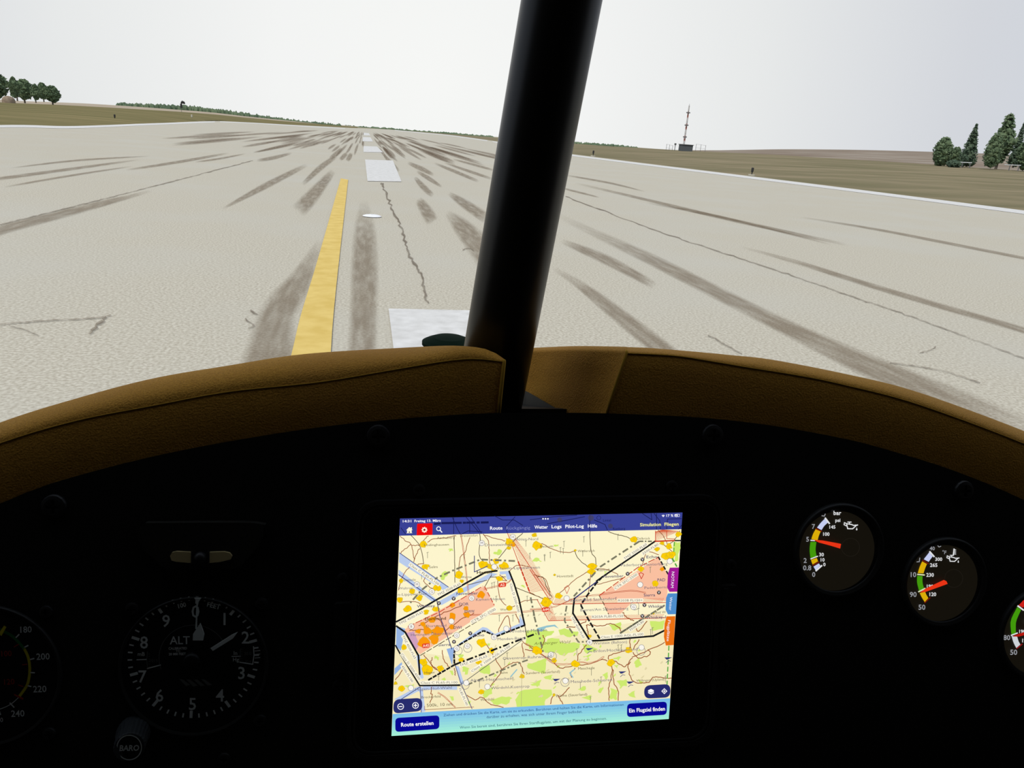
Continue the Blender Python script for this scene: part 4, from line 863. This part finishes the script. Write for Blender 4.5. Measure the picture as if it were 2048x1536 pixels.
for q in ([(0, 560), (150, 600), (300, 690), (410, 770), (540, 750), (720, 730), (870, 680), (940, 690)], [(600, 690), (610, 620), (700, 510)], [(990, 730), (985, 850), (950, 1010), (960, 1140)], [(1000, 790), (1010, 930), (1060, 1040), (1065, 1140)], [(1220, 660), (1175, 730), (1200, 880), (1270, 940), (1400, 940), (1450, 880), (1540, 880), (1670, 890)], [(1010, 690), (1080, 730), (1130, 755), (1200, 710)], [(1590, 480), (1450, 550), (1220, 650)], [(570, 780), (520, 830), (530, 880)], [(320, 1080), (290, 1180)], [(370, 1080), (430, 1180)], [(400, 1100), (510, 1000)], [(700, 280), (720, 380), (740, 420)], [(700, 280), (880, 295), (970, 270), (1060, 310), (1090, 360)], [(1110, 140), (1160, 200), (1240, 240)], [(1190, 440), (1200, 540)], [(1300, 450), (1230, 560)], [(950, 680), (960, 630), (1100, 590), (1200, 540)], [(1260, 320), (1290, 360), (1390, 240)], [(200, 400), (220, 460), (180, 560)], [(470, 310), (580, 300), (700, 240)], [(1230, 600), (1290, 660), (1420, 620), (1400, 560)]): roadl(zD, q, 1.6, road)
# towns
def town(z, x, y, r, c=yel, ring=True):
    k = 11; rr_ = random.Random(int(x*7+y)); P_ = [(x+r*(.62+.6*rr_.random())*math.cos(i*6.283/k), y+r*(.55+.5*rr_.random())*math.sin(i*6.283/k)) for i in range(k)]
    fs.poly(pts(z, *P_), c, LW(8)); fs.line(pts(z, *(P_+P_[:1])), .6, olive, LW(8.3))
    if ring: X, Y = z(x, y); fs.ring(X, Y, 2.0, .6, olive, LW(8.6), 10)
for x, y, r in ((430, 470, 50), (455, 755, 48), (880, 870, 58), (600, 1030, 52), (140, 940, 32), (280, 1070, 46), (380, 1160, 46), (130, 1180, 40), (225, 1290, 52), (460, 1340, 42), (1180, 725, 62), (1265, 750, 40), (1330, 770, 46), (1460, 750, 56), (1400, 910, 42), (1530, 440, 60), (1880, 490, 62), (1520, 520, 32), (900, 1060, 46), (1530, 1290, 36), (1990, 1210, 62), (1850, 350, 34), (920, 945, 30), (1360, 690, 46), (590, 1300, 46)): town(zA, x, y, r)
for x, y, r in ((800, 780, 56), (790, 850, 50), (365, 1160, 46), (200, 1240, 72), (1330, 440, 46), (1740, 655, 60), (1810, 640, 60), (1780, 530, 42), (1620, 560, 36), (1690, 490, 32), (1900, 370, 42), (1600, 1010, 44), (1420, 820, 38), (580, 580, 16), (315, 895, 15)): town(zB, x, y, r)
for x, y, r in ((1105, 430, 58), (1215, 520, 36), (480, 740, 66), (440, 650, 52), (215, 480, 36), (1070, 650, 36), (1560, 810, 30), (1100, 990, 38), (190, 950, 36), (1420, 30, 32), (870, 625, 30), (120, 890, 24), (630, 720, 40)): town(zC, x, y, r)
for x, y, r in ((135, 580, 58), (570, 730, 48), (980, 710, 48), (330, 690, 32), (735, 410, 22), (1180, 570, 42), (330, 1080, 18), (1460, 150, 16)): town(zD, x, y, r)
for z, x, y, r in ((zA, 1165, 1120, 52), (zA, 800, 1390, 52), (zA, 980, 1370, 50), (zA, 975, 1290, 34), (zA, 800, 1250, 34), (zA, 1570, 470, 44), (zC, 600, 300, 72), (zC, 480, 290, 60), (zC, 440, 430, 72), (zC, 560, 390, 62), (zC, 540, 170, 44), (zC, 760, 250, 34), (zC, 380, 300, 36), (zC, 430, 215, 30), (zB, 1690, 820, 30)): town(z, x, y, r, org, False)
# airspace boundaries
def air(z_pts, w, c=blk, dash=None): fs.line(z_pts, w, c, LW(9), dash)
air(pts(zC, (130, 190), (420, 40)) + pts(zA, (580, 1190), (960, 975), (1220, 830), (1370, 810)), 3.6)
air(pts(zA, (1525, 815), (1590, 980), (1650, 1170), (1700, 1400)) + pts(zC, (1590, 230)), 3.4)
air(pts(zC, (1590, 230), (1270, 355), (1120, 292), (800, 480), (785, 560), (790, 680), (620, 780), (490, 855)), 3.6, blk, (9, 1.5))
air(pts(zC, (395, 915), (850, 912)), 3.6); air(pts(zC, (130, 240), (230, 310), (380, 575), (395, 790)), 3.6); air(pts(zC, (120, 460), (180, 570), (395, 918)), 3.0)
air(pts(zC, (790, 680), (1490, 412), (1720, 325)), 3.8, blk, (14, 4, 4, 4)); air(pts(zC, (1590, 230), (1612, 355)), 1.6, rail)
air(pts(zB, (1600, 465), (1320, 655), (1000, 870), (850, 975)), 3.4); air(pts(zB, (850, 985), (570, 1195)), 2.4, navl); air(pts(zB, (570, 1195), (555, 1300)) + pts(zD, (545, 150), (740, 465), (860, 460), (1160, 435), (1460, 410), (1590, 345)), 3.6)
air(pts(zB, (930, 915), (850, 1000), (730, 1160), (650, 1280)) + pts(zD, (720, 220), (850, 440)), 3.6, blk, (11, 3)); air(pts(zD, (1080, 380), (1590, 60)), 3.4, gry, (13, 1.5)); air(pts(zD, (1085, 375), (1320, 225)), 3.4, blk, (13, 1.5))
air(pts(zB, (1600, 465), (1850, 455)), 2.8, redl); air(pts(zB, (1850, 455), (1940, 455)), 2.8); air(pts(zB, (1640, 660), (1770, 890)), 3, blk, (8, 3)); air(pts(zB, (885, 1160), (1380, 800), (1640, 670)), 1.8, redl, (14, 3)); air(pts(zB, (885, 1160), (940, 1255), (1010, 1410)), 1.6, rail, (9, 4))
air(pts(zB, (1400, 465), (900, 790), (560, 1170)), 3.6, gry, (13, 5, 4, 5)); air(pts(zB, (470, 1290), (450, 1400)) + pts(zD, (450, 240), (610, 480), (720, 470)), 3.2, gry, (12, 4, 4, 4)); air(pts(zB, (1560, 465), (1400, 465)), 3, gry, (8, 3, 3, 3))
air(pts(zA, (1600, 685), (1160, 665), (820, 800), (600, 900), (400, 1060), (260, 1220)), 3.6, gry, (13, 5, 4, 5)); air(pts(zA, (1800, 1150), (1850, 1400)) + pts(zC, (1690, 100), (1750, 330), (1800, 540)), 3.4, gry, (12, 5, 4, 5)); air(pts(zC, (930, 910), (1550, 650), (1640, 620)), 3.2, gry, (12, 4, 4, 4))
air(pts(zA, (1640, 690), (1700, 850), (1790, 1090)), 3, redl, (9, 2)); air(pts(zC, (860, 905), (1560, 400)), 1.3, emat((90, 90, 90))); air(pts(zC, (800, 690), (860, 880), (990, 1180)), 1.3, navl); air(pts(zA, (120, 580), (750, 1020)), 1.3, navl); air(pts(zA, (110, 860), (580, 1190)), 1.6, navl); air(pts(zC, (400, 930), (180, 1075)), 1.3, navl); air(pts(zC, (400, 930), (412, 1220)), 1.3, navl)
air(pts(zA, (600, 1190), (640, 1400)) + pts(zC, (690, 300), (760, 500)), 1.6, navl); air(pts(zA, (1080, 620), (1080, 825), (1250, 750)), 1.6, navl); air(pts(zC, (400, 575), (1260, 60)), 1.5, rail, (12, 3)); air(pts(zC, (260, 245), (620, 80)) + pts(zA, (1190, 1005)), 1.6, redl, (14, 3)); air(pts(zA, (1210, 1010), (1335, 1250)), 1.8, redl, (10, 3))
air(pts(zD, (1637, 520), (1615, 970)), 2.2, dgreen, (10, 4)); air(pts(zB, (1848, 470), (1840, 600)), 2, dgreen, (9, 3)); air(pts(zB, (1820, 680), (1880, 790)), 3, dgreen, (9, 3)); air(pts(zC, (1558, 700), (1550, 1150)), .7, emat((170, 160, 120))); air(pts(zC, (450, 1150), (450, 1192), (1010, 1160)), 1, road)
fs.poly(pts(zD, (140, 320), (250, 290), (340, 280), (385, 325), (330, 300), (240, 315), (190, 360), (130, 350)), lake, LW(8)); fs.line(pts(zC, (1430, 815), (1500, 735)), 2.4, lake, LW(8)); fs.line(pts(zD, (560, 790), (510, 830), (545, 880)), 2.4, lake, LW(8))
for q in ([(0, 15), (70, 330), (340, 380)],): pass
# wind turbines
for z, L_ in ((zA, ((480, 610), (405, 880), (1740, 460), (1790, 620), (1980, 650), (1305, 1000), (1335, 990), (1360, 1170), (950, 640), (1755, 1170))), (zB, ((690, 440), (435, 500), (185, 670), (260, 640), (390, 580), (425, 590), (675, 620), (1125, 410), (1540, 830))), (zD, ((590, 590), (755, 820), (865, 910), (630, 970), (1060, 545), (1095, 545), (1450, 350), (1430, 370), (1600, 900), (745, 1135), (1290, 130))), (zC, ((1390, 580), (1360, 650), (610, 845), (1075, 900), (1300, 150), (1455, 150)))):
    for x, y in L_: fs.line(pts(z, (x, y+38), (x, y-38)), .9, gry, LW(9)); fs.line(pts(z, (x-12, y-30), (x+14, y-38)), .7, gry, LW(9))
# glider and airfield symbols
def field(z, x, y, ch=None, r=5.6):
    X, Y = z(x, y); fs.disc(X, Y, r, lbl, LW(10)); fs.ring(X, Y, r, .7, txt, LW(10.2), 18)
    if ch: fs.text(ch, X, Y, 5, txt, LW(10.4), ang_at(Y))
for z, x, y, c in ((zA, 1175, 455, 'M'), (zA, 345, 985, 'M'), (zA, 535, 1075, 'G'), (zA, 1045, 1160, 'G'), (zA, 1335, 760, None), (zA, 1572, 378, 'H'), (zB, 470, 1195, None), (zB, 1410, 1020, None), (zB, 1790, 720, None), (zB, 1325, 1305, 'G'), (zC, 300, 245, 'B'), (zC, 755, 185, None), (zC, 815, 345, 'G'), (zC, 1240, 365, 'G'), (zC, 935, 465, 'G'), (zC, 815, 495, 'G'), (zC, 1380, 270, None), (zC, 925, 885, None), (zC, 1165, 930, None), (zC, 295, 945, None), (zD, 735, 480, 'B'), (zD, 295, 620, 'G'), (zD, 1325, 540, None), (zD, 460, 920, None)): field(z, x, y, c)
for z, x, y in ((zA, 815, 1165), (zA, 625, 1225), (zB, 1440, 697), (zB, 1250, 880), (zB, 1650, 1120), (zB, 1465, 1280), (zD, 1335, 182), (zC, 970, 322), (zC, 785, 418)):
    X, Y = z(x, y); fs.disc(X, Y, 4, emat((70, 60, 58)), LW(10)); fs.text('V', X, Y, 4.4, wht, LW(10.3), ang_at(Y), .02)
for z, x, y in ((zC, 940, 490), (zC, 830, 520), (zD, 310, 640), (zD, 1320, 580), (zD, 455, 935), (zC, 910, 910), (zB, 1340, 1290)): X, Y = z(x, y); fs.ring(X, Y, 8.5, .8, txt, LW(9.6), 20)
for z, x, y in ((zD, 735, 560), (zD, 360, 910), (zD, 1110, 825), (zD, 1200, 940), (zD, 1630, 665)):
    fs.poly(pts(z, (x-45, y-12), (x+45, y-14), (x, y+10), (x-20, y+14)), navl, LW(10)); fs.line(pts(z, (x-25, y+48), (x, y+25), (x+28, y+30)), 1, navl, LW(10))
for z, x, y, s_ in ((zA, 1438, 990, 'A2'), (zA, 1992, 1306, 'A44'), (zC, 465, 462, 'A45')):
    X, Y = z(x, y); a = R(ang_at(Y)); L_ = 7.5; fs.poly(rquad([(X-L_, Y-4.5+L_*.1), (X+L_, Y-4.5-L_*.1), (X+L_, Y+4.5-L_*.1), (X-L_, Y+4.5+L_*.1)], 3), emat((226, 62, 38)), LW(10)); fs.text(s_, X, Y, 5.2, emat((255, 220, 200)), LW(11), ang_at(Y)-4, .02)
fs.line(pts(zB, (1395, 880), (1420, 865), (1455, 885), (1425, 945), (1395, 880)), 1.4, redl, LW(10)); fs.line(pts(zB, (440, 1060), (480, 1030), (505, 1060), (472, 1135), (440, 1060)), 1, redl, LW(10))
# lettering of the map
def T(z, s_, x, y, h, c=txt, wd=None, a=None, al='l', w=11, bold=0):
    X, Y = z(x, y); fs.text(s_, X, Y, h, c, LW(w), ang_at(Y) if a is None else a, bold, wd, al)
for z, s_, x, y, h, wd in ((zA, 'Lüdinghausen', 440, 480, 4.6, 49), (zA, 'Selm', 500, 762, 5, 17), (zA, 'Ascheberg', 600, 390, 4.4, 36), (zA, 'Drensteinfurt', 900, 362, 4.4, 35), (zA, 'Werne', 910, 892, 5, 21), (zA, 'Datteln', 175, 928, 4.8, 24), (zA, 'Wadersloh', 1810, 500, 4, 1), (zB, 'Wadersloh', 610, 590, 4.6, 34), (zB, 'Hovestadt', 345, 912, 5, 33), (zB, 'Beckum', 130, 530, 4.8, 26), (zB, 'Lippstadt', 865, 830, 4.6, 25), (zB, 'Delbrück', 1370, 430, 4.8, 26), (zA, 'Werl', 1410, 1308, 4.6, 15), (zD, 'Meschede', 605, 780, 5, 33), (zD, 'Sundern (Sauerland)', 10, 832, 5, 68), (zD, 'Eslohe (Sauerland)', 355, 1090, 5, 62), (zD, 'Willingen (Upland)', 1265, 918, 4.6, 57), (zC, 'Breckerfeld', 415, 1050, 4.8, 38), (zC, 'Werdohl', 1085, 1078, 5, 27), (zC, 'Balve', 1310, 770, 4.8, 15), (zC, 'Hagen', 450, 770, 4.8, 20), (zB, 'Bad W', 1605, 1375, 5, 21)):
    if wd > 1: T(z, s_, x, y, h, txt2, wd)
for z, s_, x, y, h, wd in ((zA, 'Drensteinfurt', 1215, 480, 5.2, 55), (zA, 'Ahlen-Nord', 1615, 408, 5.2, 44), (zA, 'Hamm-Lippewiesen', 1380, 780, 5.4, 84), (zA, 'Waltrop', 110, 1035, 4.8, 29), (zA, 'n-Lippeweiden', 100, 1115, 5.2, 58), (zA, 'Kamen-Heeren', 1100, 1180, 5, 58), (zB, 'Paderborn-Haxterberg', 1165, 770, 5.2, 93), (zB, 'Paderborn/', 1465, 1060, 5, 46), (zB, 'Soest/Bad Sassendorf', 515, 1218, 5.6, 93), (zB, 'Bueren/Am Schwalenberg', 645, 1345, 5.4, 96), (zC, 'Arnsberg-Menden', 1420, 300, 5.4, 74), (zC, 'Menden-Barge', 1280, 388, 5.4, 56), (zC, 'Oeventrop-Ruhrwiesen', 1340, 608, 5.4, 98), (zC, 'Altena-Hegenscheid', 970, 858, 5.4, 86), (zC, 'Werdohl-Kuentrop', 1205, 945, 5.4, 77), (zC, 'Hagen-Hof-Wahl', 345, 960, 5.2, 73), (zC, 'Hattingen-Oberstüter', 295, 340, 5, 84), (zC, 'Dortmund', 470, 240, 5, 40), (zD, 'Meschede-Schueren', 520, 930, 5.6, 83), (zD, 'Brilon/Hochsauerland', 780, 580, 5.6, 88), (zD, 'Warstein (Balloon)', 775, 492, 5.2, 68)): T(z, s_, x, y, h, txt, wd)
for z, s_, x, y, h, wd in ((zA, 'November', 850, 1105, 5.4, 43), (zA, 'Whiskey', 345, 1265, 5.4, 36), (zB, 'November', 940, 915, 5.4, 40), (zB, 'Echo', 1490, 665, 5.6, 22), (zB, 'PAD', 1630, 960, 5.8, 16), (zB, 'Sierra', 1455, 1155, 5.6, 23), (zB, 'Whiskey', 1510, 1300, 5.6, 32), (zD, 'Whiskey-1', 1375, 200, 5.2, 40), (zC, 'Echo', 1010, 345, 5.4, 21), (zC, 'Sierra', 605, 455, 5.4, 24), (zC, 'DWI', 780, 258, 5.4, 16), (zC, 'IDWW', 905, 75, 5.4, 20), (zA, 'DOR', 885, 1238, 5.4, 19)): T(z, s_, x, y, h, emat((92, 84, 112)), wd, bold=.012)
T(zA, 'Hamm', 1112, 832, 5.6, emat((70, 60, 30)), 30, bold=.02); T(zC, 'Dortmund', 455, 160, 5.6, emat((90, 60, 20)), 42, bold=.02); fs.text('Arnsberger Wald', *zD(310, 485), 5.6, emat((120, 126, 60)), LW(11), -3, 0, 74, 'c', .3); fs.text('H  a  a  r  s  t  r  a  n  g', *zD(250, 160), 5, emat((180, 170, 140)), LW(8), -3, 0, 110, 'c', .3)
def boxed(s_, p, q, h):                                   # a boundary name on a pale strip along its line
    a = math.degrees(math.atan2(q[1]-p[1], q[0]-p[0])); L_ = math.hypot(q[0]-p[0], q[1]-p[1]); c, s2 = math.cos(R(a)), math.sin(R(a)); X, Y = (p[0]+q[0])/2, (p[1]+q[1])/2; u, v = L_/2+1.5, h*.85
    fs.poly([(X+dx*c-dy*s2, Y+dx*s2+dy*c) for dx, dy in ((-u, -v), (u, -v), (u, v), (-u, v))], emat((253, 247, 224)), LW(10)); fs.text(s_, X, Y, h, emat((104, 100, 92)), LW(11), a, 0, L_)
boxed('Class C FL85-FL100', zA(255, 725), zA(625, 985), 4.6); boxed('TMZ 3500-FL65', zA(610, 1120), zA(900, 975), 4.6); boxed('TMZ 4500-FL65', zC(160, 215), zC(430, 75), 4.6); boxed('CTR SFC-2500', zC(985, 195), zC(1255, 45), 4.6)
boxed('Class D 2500-4500', zA(1545, 975), zA(1650, 1340), 4.4); boxed('TMZ 4500-FL65', zC(205, 350), zC(345, 610), 4.4); boxed('Class D 2000-4500', zC(190, 555), zC(395, 850), 4.4); boxed('4500-FL100', zC(195, 690), zC(315, 875), 4.4); boxed('Class C FL65-FL100', zC(408, 885), zC(825, 880), 4.6)
boxed('TMZ 4500-FL65', zC(850, 690), zC(1160, 580), 4.4); boxed('Class E 1000 AGL-FL100', zC(985, 755), zC(1420, 465), 4.4); boxed('FL85-FL100', zC(850, 950), zC(935, 1140), 4.4); boxed('TMZ 3500-FL60', zB(1205, 690), zB(1490, 500), 4.4); boxed('2500-FL80', zB(1440, 625), zB(1640, 500), 4.2)
boxed('CTR SFC-2500', zB(1085, 1070), zB(1370, 885), 4.4); boxed('R203B FL150+', zB(1130, 1222), zB(1440, 1218), 4.4); boxed('R203A FL80-FL150', zD(765, 192), zD(1115, 180), 4.6); boxed('TMZ 4500-FL60', zD(535, 195), zD(670, 430), 4.2); boxed('Class E 1000 AGL-FL100', zD(865, 425), zD(1345, 388), 4.6); boxed('3500-FL80', zD(1190, 345), zD(1350, 240), 4.2)
T(zC, '500k, 10 nm', 475, 1142, 6.2, emat((96, 90, 60)), 52)
UIF = []
def part(name):
    global fs
    fs = Flat(tc_); UIF.append((fs, name)); return fs
map_f = fs
# title bar, side tabs, buttons
part('title_bar'); fs.poly([SL[0], SL[1], (1362.8, 1058.5), (798.7, 1071.5)], navy, LW(14))
for q in ([(570, 210), (640, 205)], [(665, 200), (910, 196)], [(940, 195), (965, 195)], [(985, 194), (1080, 193)], [(1115, 193), (1140, 192)], [(1170, 192), (1255, 190)]): fs.line(pts(zA, *q), 4.2, navy_d, LW(15))
for z, q in ((zA, [(975, 125), (1140, 320)], ), (zA, [(1030, 120), (1170, 330)]), (zA, [(815, 130), (815, 340)]), (zA, [(1020, 200), (1020, 320)]), (zA, [(800, 130), (860, 270), (900, 340)]), (zA, [(920, 340), (1000, 300), (1180, 310)]), (zA, [(1600, 120), (1480, 250), (1500, 320)]), (zA, [(1340, 110), (1440, 160), (1590, 160), (1700, 230)]), (zB, [(0, 190), (300, 150), (600, 130)]), (zB, [(220, 240), (440, 200), (700, 150)]), (zB, [(820, 190), (960, 250), (990, 320)]), (zB, [(765, 130), (765, 330)]), (zB, [(1440, 110), (1560, 190), (1550, 110)]), (zB, [(1620, 110), (1620, 310)]), (zB, [(1760, 180), (1940, 175)]), (zB, [(1760, 180), (1750, 310)]), (zB, [(1590, 110), (1660, 200), (1670, 310)]), (zB, [(1940, 260), (1900, 310)]), (zA, [(140, 260), (200, 340)])): fs.line(pts(z, *q), 1.3, navy_d, LW(15))
for x, y, r in ((380, 190, 5), (780, 165, 6), (1030, 270, 5)): fs.disc(*zB(x, y), r, emat((66, 66, 110)), LW(15), 8)
fs.text('Lintel', *zB(985, 195), 5, navy_d, LW(15), -1.2); fs.text('Rietberg', *zB(1140, 303), 5, navy_d, LW(15), -1.2); fs.ring(*zB(880, 165), 4, .8, navy_d, LW(15))
fs.poly(rquad(pts(zA, (347, 206), (545, 201), (543, 352), (340, 358)), 2), emat((236, 10, 14)), LW(16))
UIW = emat((250, 250, 255)); UI = 17
def U(z, s_, x, y, h, wd=None, c=UIW, al='c', b=.02): X, Y = z(x, y); fs.text(s_, X, Y, h, c, LW(UI), ang_at(Y), b, wd, al)
U(zA, '14:31', 218, 175, 4.6, 17); U(zA, 'Freitag 13. März', 482, 170, 4.6, 53); U(zA, 'Route', 1360, 263, 6.4, 25); U(zA, 'Rückgängig', 1640, 260, 6, 48, emat((132, 138, 196)), b=0); U(zA, 'Wetter', 1935, 250, 6.4, 27)
U(zB, 'Logs', 340, 276, 6.4, 20); U(zB, 'Pilot-Log', 570, 272, 6.4, 37); U(zB, 'Hilfe', 800, 268, 6.4, 18.5); U(zB, 'Simulation', 1542, 250, 6.2, 42, emat((244, 240, 150))); U(zB, 'Fliegen', 1812, 245, 6.2, 28.5, emat((244, 240, 150))); U(zB, '17 %', 1790, 135, 4.6, 14)
for k in range(3): fs.disc(*zB(167+k*31, 177), 1.6, UIW, LW(UI), 10)
for r0 in (1.6, 3.2): fs.line([(1326.5+r0*math.cos(R(a)), 1033.5+r0*math.sin(R(a))) for a in range(-140, -39, 20)], 1.2, UIW, LW(UI))
fs.disc(1326.5, 1033.2, .9, UIW, LW(UI), 8); fs.line(rquad([(1349.5, 1028.5), (1359, 1028.3), (1359, 1033), (1349.5, 1033.2)], 1, 3)+[(1349.5, 1029.5)], .7, UIW, LW(UI)); fs.poly([(1354.5, 1027), (1351.5, 1031.3), (1353.8, 1031.3), (1352.3, 1035), (1356.5, 1030.2), (1354, 1030.2)], UIW, LW(UI+1)); fs.poly([(1349.5, 1028.5), (1351.5, 1028.5), (1351, 1033), (1349.5, 1033)], UIW, LW(UI))
X, Y = zA(248, 290); ic = emat((250, 246, 226)); fs.poly([(X, Y-6.4), (X+6.8, Y-.2), (X+4.6, Y-.2), (X+4.6, Y+5), (X+6.3, Y+6), (X-6.3, Y+6.2), (X-4.6, Y+5), (X-4.6, Y-.1), (X-6.6, Y)], ic, LW(UI)); fs.poly([(X+3, Y-5.8), (X+5, Y-5.8), (X+5, Y-1), (X+3, Y-2)], ic, LW(UI)); fs.poly([(X-1.2, Y+2.5), (X+1.2, Y+2.5), (X+1.2, Y+5.5), (X-1.2, Y+5.5)], emat((120, 110, 90)), LW(UI+1))
X, Y = zA(441, 286); fs.poly([(X+(6.0 if k % 4 < 2 else 4.8)*math.cos(k*6.2832/32), Y+(6.0 if k % 4 < 2 else 4.8)*math.sin(k*6.2832/32)) for k in range(32)], emat((255, 232, 214)), LW(UI)); fs.disc(X, Y, 2.2, emat((150, 20, 20)), LW(UI+1))
X, Y = zA(622, 272); fs.ring(X, Y, 3.9, 1.5, UIW, LW(UI), 20); fs.line([(X+3, Y+3), (X+6.6, Y+7)], 2, UIW, LW(UI))
def tab_(q, c, s_, tx, ty, h, wd): part('side_tab'); fs.poly(q, emat(c), LW(14)); fs.text(s_, tx, ty, h, UIW, LW(15), 93.5, .0, wd)
tab_(pts(zB, (1790, 802), (1905, 800), (1885, 1110), (1785, 1112), (1757, 1060), (1765, 880)), (160, 26, 150), 'NOTAM', 1345.3, 1159.5, 5.6, 32)
tab_(pts(zB, (1765, 1132), (1885, 1130), (1868, 1398), (1765, 1400), (1735, 1340), (1742, 1190)), (78, 142, 205), 'Wetter', 1341.5, 1207.5, 5.2, 27)
tab_(pts(zD, (1610, 186), (1710, 184), (1692, 512), (1602, 518), (1580, 420), (1588, 270)), (234, 112, 18), 'Flugplätze', 1337.3, 1261.5, 5.2, 42)
part('zoom_control'); fs.poly(rquad(pts(zC, (100, 1075), (422, 1055), (425, 1205), (92, 1236)), 12), pillc, LW(14)); zoom_f = fs; layer_f = part('layer_control'); fs.poly(rquad(pts(zD, (1357, 972), (1655, 955), (1653, 1108), (1355, 1122)), 12.5), pillc, LW(14))
fs = zoom_f
for (x, y), plus in ((zC(178, 1155), 0), (zC(347, 1142), 1)):
    fs.ring(x, y, 5.8, 1.4, UIW, LW(UI), 20); fs.line([(x-3, y+.1), (x+3, y-.1)], 1.8, UIW, LW(UI))
    if plus: fs.line([(x, y-3), (x, y+3)], 1.8, UIW, LW(UI))
fs = layer_f
X, Y = zD(1433, 1043); fs.poly([(X, Y-5.6), (X+5.8, Y-2.8), (X+5.8, Y+2.8), (X, Y+5.6), (X-5.8, Y+2.8), (X-5.8, Y-2.8)], UIW, LW(UI)); fs.line([(X-5.6, Y), (X, Y+2.6), (X+5.6, Y)], .8, pillc, LW(UI+1))
X, Y = zD(1585, 1037); fs.poly([(X, Y-6), (X+6, Y), (X, Y+6), (X-6, Y)], UIW, LW(UI)); fs.disc(X, Y, 3.2, pillc, LW(UI+1)); fs.disc(X, Y, 1.8, UIW, LW(UI+2))
part('footer_bar'); foot_f = fs
f0, f1 = (785.2, 1428), (1340.5, 1396.5)
for k in range(8):                                        # footer: sky blue fading to mint, as displayed
    t0, t1 = k/8, (k+1)/8; L0 = lambda t: (f0[0]+(SL[3][0]-f0[0])*t, f0[1]+(SL[3][1]-f0[1])*t); R0 = lambda t: (f1[0]+(SL[2][0]-f1[0])*t, f1[1]+(SL[2][1]-f1[1])*t)
    c = tuple(int(a+(b-a)*(k+.5)/8) for a, b in zip((118, 186, 236), (168, 242, 214))); fs.poly([L0(t0), R0(t0), R0(t1), L0(t1)], emat(c), LW(14))
part('button'); fs.poly(rquad(pts(zC, (117, 1285), (618, 1254), (618, 1410), (117, 1445)), 8), btn, LW(15)); U(zC, 'Route erstellen', 367, 1352, 7.4, 65); part('button'); fs.poly(rquad(pts(zD, (1162, 1180), (1615, 1155), (1612, 1305), (1160, 1333)), 8), btn, LW(15))
U(zD, 'Ein Flugziel finden', 1388, 1247, 7.4, 72)
fs = foot_f; ft_ = emat((30, 72, 130)); ft2 = emat((38, 96, 110))
for s_, p, q, h, c in (('Ziehen und drücken Sie die Karte, um sie zu erkunden. Berühren und halten Sie die Karte, um Informationen', zC(665, 1253), zD(1122, 1188), 5.0, ft_), ('darüber zu erhalten, was sich unter Ihrem Finger befindet.', zC(1155, 1274), zD(652, 1268), 5.0, ft_), ('Wenn Sie bereit sind, berühren Sie Ihren Startflugplatz, um mit der Planung zu beginnen.', zC(850, 1393), zD(930, 1346), 5.0, ft2)):
    a = math.degrees(math.atan2(q[1]-p[1], q[0]-p[0])); fs.text(s_, (p[0]+q[0])/2, (p[1]+q[1])/2, h, c, LW(UI), a, 0, math.hypot(q[0]-p[0], q[1]-p[1]))
flush_text()
screen = map_f.build(tab, 'screen')
for f_, nm in UIF: f_.build(screen, nm)
for f_, par, names in FLATS: f_.build(par, names)
